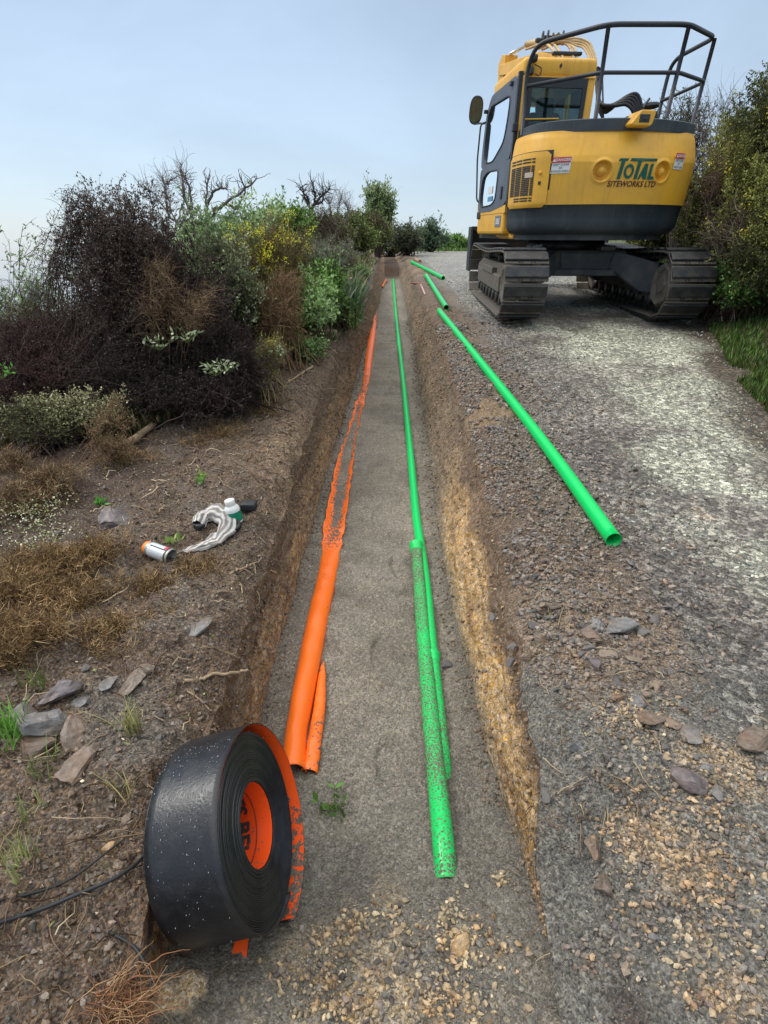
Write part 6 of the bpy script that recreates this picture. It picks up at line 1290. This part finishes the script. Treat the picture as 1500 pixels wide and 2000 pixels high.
bush('dead_gorse', G(1440, 7.7), BL([(1440, 440, 7.7, .45, .3, .25), (1490, 430, 7.4, .4, .3, .25), (1400, 460, 8.0, .3, .3, .15)]), 'brown dead gorse twigs above the grass verge', 'dead bush', 60, 1700, 6500, (.03, .005), ((.12, .08, .05), (.18, .12, .08), (.07, .08, .03)), ((.24, .17, .12), (.14, .10, .08), (.38, .30, .24)), .009, .003, .3, .3)
bush('leafy_shrub', G(1410, 7.8), BL([(1410, 490, 7.9, .32, .25, .2), (1440, 530, 7.5, .36, .2, .18), (1480, 560, 7.0, .3, .2, .12)]), 'green broad-leaved shrub just right of the right track', 'shrub', 70, 900, 5200, (.06, .03), GREENS, DB, .008, .003, .16)
bush('leafy_tree', G(1330, 12.5), BL([(1330, 200, 12.5, .55, .5, .3), (1300, 215, 12.5, .5, .5, .3), (1350, 230, 12.3, .5, .5, .3)]), 'sparse leafy tree seen through the guard rail', 'tree', 60, 800, 2600, (.07, .025), ((.06, .07, .04), (.11, .13, .07)), ((.13, .11, .10),), .016, .005, .35, .3)
bush('bare_shrub', G(1390, 11.5), BL([(1395, 200, 11.5, .5, .4, .32), (1420, 215, 11.2, .4, .4, .25)]), 'thin leafless grey twigs on the skyline left of the tall gorse', 'dead shrub', 50, 240, 0, (.02, .01), LIGHTG, ((.22, .18, .17), (.16, .13, .12)), .008, .004, .45, .15, up=.9)
# ------------------------------------------------------------------ grass and litter masses
def grass(name, x, y, h, cols, label, w=.004, lean=.5, cat='grass', z=None):
    n = len(x); k = 5; z = zbank(x, y) if z is None else z; an = rng.uniform(0, 2*PI, n); tl = lean*rng.random(n); t = np.linspace(0, 1, k)[None]
    r = (h*tl)[:, None]*t**1.8; zz = h[:, None]*t*(1-.35*tl[:, None]*t); c = np.stack([x[:, None]+np.cos(an)[:, None]*r, y[:, None]+np.sin(an)[:, None]*r, z[:, None]-.01+zz], -1)
    s = np.stack([-np.sin(an), np.cos(an), 0*an], -1)[:, None]*(w*(1-t**2*.92))[..., None]*(1+.06*y[:, None, None])
    V = np.concatenate([c-s, c+s], 1); i = (np.arange(n)*2*k)[:, None]; j = np.arange(k-1)[None]; F = np.stack([i+j, i+j+1, i+j+1+k, i+j+k], -1).reshape(-1, 4)
    return tag(Acc().add(V.reshape(-1, 3), F, np.repeat(jitter(cols, n, .25), 2*k, 0)).build(name, LEAF), label, cat, kind='stuff')
n = 42000; y = 4.2+rng.random(n)*12; x = xroad(y)+.02+np.abs(rng.normal(.25, .75, n)); kp = vn(x*1.6, y*1.6, 2) > -.45; x, y = x[kp], y[kp]
grass('verge_grass', x, y, .04+.10*rng.random(len(x))**1.5, ((.05, .11, .02), (.10, .19, .03), (.10, .10, .03), (.04, .075, .02), (.12, .10, .05), (.15, .26, .05)), 'bright green grass on the right road verge', .006)
n = 12000; y = 11+rng.random(n)*26; x = ip(y, XLL)-.55-np.abs(rng.normal(0, .9, n))*(1+.04*y); kp = rng.random(n) > .1
grass('ridge_grass', x, y, .12+.25*rng.random(n), ((.16, .19, .06), (.10, .15, .03), (.26, .24, .10), (.08, .12, .03)), 'rough grass on the ridge beyond the bushes', .012)
n = 5000; y = 34+rng.random(n)*6; x = rng.uniform(-2, 7, n)+.3; grass('crest_grass', x[x > .4], y[x > .4], .10+.15*rng.random((x > .4).sum()), ((.12, .22, .04), (.16, .24, .07)), 'strip of grass along the crest of the road', .02)
# undergrowth filling the left slope
n = 26000; y = 4.0+rng.random(n)**1.2*12; lim = np.interp(y, [4, 5, 6, 7, 9, 12], [-2.1, -1.55, -1.45, -1.2, -1.1, -1.0]); x = lim-rng.random(n)**1.2*(2.5+.3*y)
grass('undergrowth', x, y, .05+.22*rng.random(n), ((.05, .045, .02), (.10, .08, .04), (.06, .09, .025), (.14, .12, .06), (.03, .025, .015)), 'mixed undergrowth below the bushes on the left slope', .010, .9)
def tuft(u, v, n_, h, cols, label, w=.0022, spread=.03, lean=.7):
    p = hit(u, v); x = p[0]+np.clip(rng.normal(0, spread, n_), -1.3*spread, 1.3*spread); y = p[1]+np.clip(rng.normal(0, spread, n_), -1.3*spread, 1.3*spread); o = grass('grass_tuft', x, y, h*(.5+.6*rng.random(n_)), cols, label, w, lean, 'grass tuft'); del o['kind']; return o
tuft(262, 1430, 46, .17, ((.42, .38, .16), (.30, .30, .12)), 'dry yellow grass tuft on the soil left of the black roll', .0022, .02)
tuft(240, 1560, 16, .12, ((.42, .38, .16),), 'thin yellow grass wisps just below the dry tuft', .0018, .025)
tuft(12, 1440, 110, .14, ((.12, .28, .04), (.18, .36, .07)), 'fresh green grass tuft at the left edge by the slate pile', .0028, .05)
tuft(75, 1335, 30, .12, ((.24, .28, .10), (.15, .22, .05)), 'sparse green grass tuft above the slate pile', .0022, .03)
tuft(25, 1700, 44, .13, ((.36, .36, .14), (.25, .30, .10)), 'yellowish grass tuft at the lower left edge', .0020, .035)
tuft(60, 1592, 22, .10, ((.36, .36, .14), (.2, .26, .08)), 'short yellow-green grass tuft above the lower left one', .0020, .03)
tuft(90, 1500, 26, .10, ((.18, .26, .07),), 'small green weed tuft beside the mauve slab', .002, .03)
# small leafy sprigs
def sprig(P, n_, l, w, cols, label, h=.05, spread=.05, name='leaf_sprig'):
    P = np.array(P); root = empty(name, P, label, 'sprig'); a = Acc(); k = 5; an = rng.uniform(0, 2*PI, n_); st = Acc()
    tips = np.stack([np.cos(an)*spread*rng.random(n_), np.sin(an)*spread*rng.random(n_), h*(.3+.7*rng.random(n_))], -1)
    t = np.linspace(0, 1, k)[None, :, None]; tubes(tips[:, None]*t, .0012, 3, jitter(((.12, .16, .05),), n_), st); st.build('stems', BARK, root)
    leaves(a, np.repeat(tips, 2, 0), np.repeat(tips, 2, 0)*8, l, w, jitter(cols, 2*n_, .2), up=.0); a.build('leaves', LEAF, root); return root
sprig(hit(655, 1575, zfloor)+np.array([0, 0, .005]), 13, .055, .022, ((.07, .16, .03), (.12, .24, .05), (.05, .10, .02)), 'dark green leafy sprig lying on the trench floor right of the black roll', .03, .07)
sprig(hit(196, 990), 16, .05, .014, ((.06, .20, .03), (.10, .28, .05)), 'small bright green seedling near the purple slab', .05, .03)
sprig(hit(393, 942), 12, .05, .016, ((.22, .34, .08), (.12, .24, .05)), 'light green seedling on the bank above the rag', .04, .04)
sprig(hit(343, 1062), 8, .06, .025, ((.30, .38, .12), (.2, .3, .08)), 'pale green leaf sprig between spray can and rag', .02, .05)
for (u, v, y_, lab) in ((312, 685, 4.25, 'cluster of pale grey-green leaves in the middle of the dark tangle'), (420, 735, 4.0, 'larger cluster of silvery leaves low in the dark tangle'), (440, 728, 4.0, 'silvery leaf cluster at the right end of the dark tangle'), (545, 700, 4.9, 'pale leaf cluster where the tangle meets the bank'), (365, 670, 4.3, 'small pale leaf cluster above the silvery ones'), (5, 740, 3.9, 'bright green leaf spray at the left edge in the dark bush')):
    sprig(at(u, v, y_), 16, .042, .018, ((.20, .25, .14), (.34, .38, .25), (.12, .16, .07)) if u > 20 else ((.08, .30, .04), (.14, .4, .08)), lab, .10, .13, 'leaf_cluster')
# mounds of dead gorse litter on the left
def litter(blobs, n_, label, cols=((.30, .19, .085), (.20, .12, .05), (.42, .29, .15), (.13, .08, .04))):
    cen, _ = blob_pts([b for b in blobs], n_//26, .8); cen[:, 2] = zbank(cen[:, 0], cen[:, 1])+rng.random(len(cen))*np.array(blobs)[0, 5]*1.5
    i = rng.integers(0, len(cen), n_); d = norm(rng.normal(size=(n_, 3))+np.array([0, 0, .25])); L_ = .016+.042*rng.random(n_)**1.5; sh_ = .55+.75*rng.random(len(cen))
    t = np.linspace(0, 1, 3)[None, :, None]; p = cen[i]+rng.normal(0, .016, (n_, 3))+d*.008; P = p[:, None]+d[:, None]*t*L_[:, None, None]+rng.normal(0, .002, (n_, 3, 3))
    o = tubes(P, np.array([.0013, .0010, .0003])[None]*(.7+.7*rng.random((n_, 1))), 3, jitter(cols, n_, .3)*sh_[i][:, None]).build('dead_gorse_litter', BARK, loc=p.mean(0)); return tag(o, label, 'dead gorse')
def LB(l): return [[*(hit(u, v)), rx, ry, h] for (u, v, rx, ry, h) in l]
litter(LB([(110, 1110, .32, .16, .07), (40, 1170, .22, .16, .07), (190, 1090, .2, .12, .06)]), 13000, 'spiky brown mound of dead gorse left of the spray can')
litter(LB([(60, 1250, .22, .14, .06), (140, 1190, .2, .14, .05), (20, 1290, .15, .1, .05)]), 10000, 'flatter brown dead gorse litter above the slate pile')
litter(LB([(100, 960, .26, .20, .10), (40, 1000, .25, .2, .08), (30, 920, .2, .2, .1)]), 10000, 'dead gorse heap at the left edge below the dark bush', ((.26, .17, .09), (.16, .10, .05), (.36, .25, .14), (.09, .06, .03)))
litter(LB([(290, 1150, .25, .2, .02), (230, 1230, .25, .2, .02), (380, 1110, .2, .15, .015)]), 4500, 'thin scatter of brown gorse needles below the spray can')
litter(LB([(250, 900, .3, .25, .03), (420, 850, .35, .3, .03), (520, 800, .3, .3, .03)]), 5000, 'scatter of brown twigs and needles in front of the dark tangle')
n = 900; cen = LB([(60, 1010, .3, .25, .1), (90, 1080, .25, .2, .08)]); p, _ = blob_pts(cen, n, .6); p[:, 2] = zbank(p[:, 0], p[:, 1])+.02+.10*rng.random(n); a = Acc(); leaves(a, p, rng.normal(size=(n, 3)), .014, .011, jitter(((.45, .44, .26), (.20, .24, .08), (.62, .60, .42)), n)); tag(a.build('round_leaf_sprigs', LEAF), 'scatter of tiny pale round leaves over the dead gorse at the left edge', 'leaves', kind='stuff')
n = 1500; y = .6+rng.random(n)**1.2*7; x = ip(y, XLL)-.05-rng.random(n)*1.7; a = Acc(); p = np.stack([x, y, zbank(x, y)+.006], -1); leaves(a, p, rng.normal(size=(n, 3))*np.array([1, 1, .1]), .020, .008, jitter(((.42, .33, .2), (.30, .22, .12), (.55, .48, .34), (.2, .26, .08)), n, .2), up=.0)
tag(a.build('leaf_litter', LEAF), 'wood chips and fallen leaves on the left bank', 'leaf litter', kind='stuff')

# weedy growth spilling over the bank towards the far half of the trench
n = 15000; y = 5.5+rng.random(n)*15; x = ip(y, XLL)-.10-np.abs(rng.normal(0, .55, n)); kp = vn(x*2.1, y*1.4, 31) > np.interp(y, [5.5, 8, 12], [.25, -.1, -.45]); x, y = x[kp], y[kp]
grass('bank_weeds', x, y, .05+.16*rng.random(len(x)), ((.16, .20, .07), (.26, .24, .13), (.10, .15, .04), (.30, .27, .18), (.13, .09, .05)), 'weeds and dry stalks spilling over the far left trench bank', .008, .9)
for (u, y_, lab, cc) in ((690, 11, 'small pale green weed clump on the bank right of the flax', LIGHTG), (668, 8.2, 'low leafy green clump at the bank edge below the pink rag', GREENS), (706, 14, 'grey-green tussock at the top of the far left trench wall', LIGHTG), (600, 6.4, 'low grey-green sprouts on the bank between gorse and T-shaped peg', LIGHTG)):
    g_ = G(u, y_); bush('weed_clump', g_, [[g_[0], g_[1], g_[2]+.14, .26, .26, .16], [g_[0]-.25, g_[1]+.1, g_[2]+.12, .22, .22, .14]], lab, 'weed', 50, 700, 3600, (.045, .018), cc, ((.18, .14, .09),), .004, .0022, .14, .35)
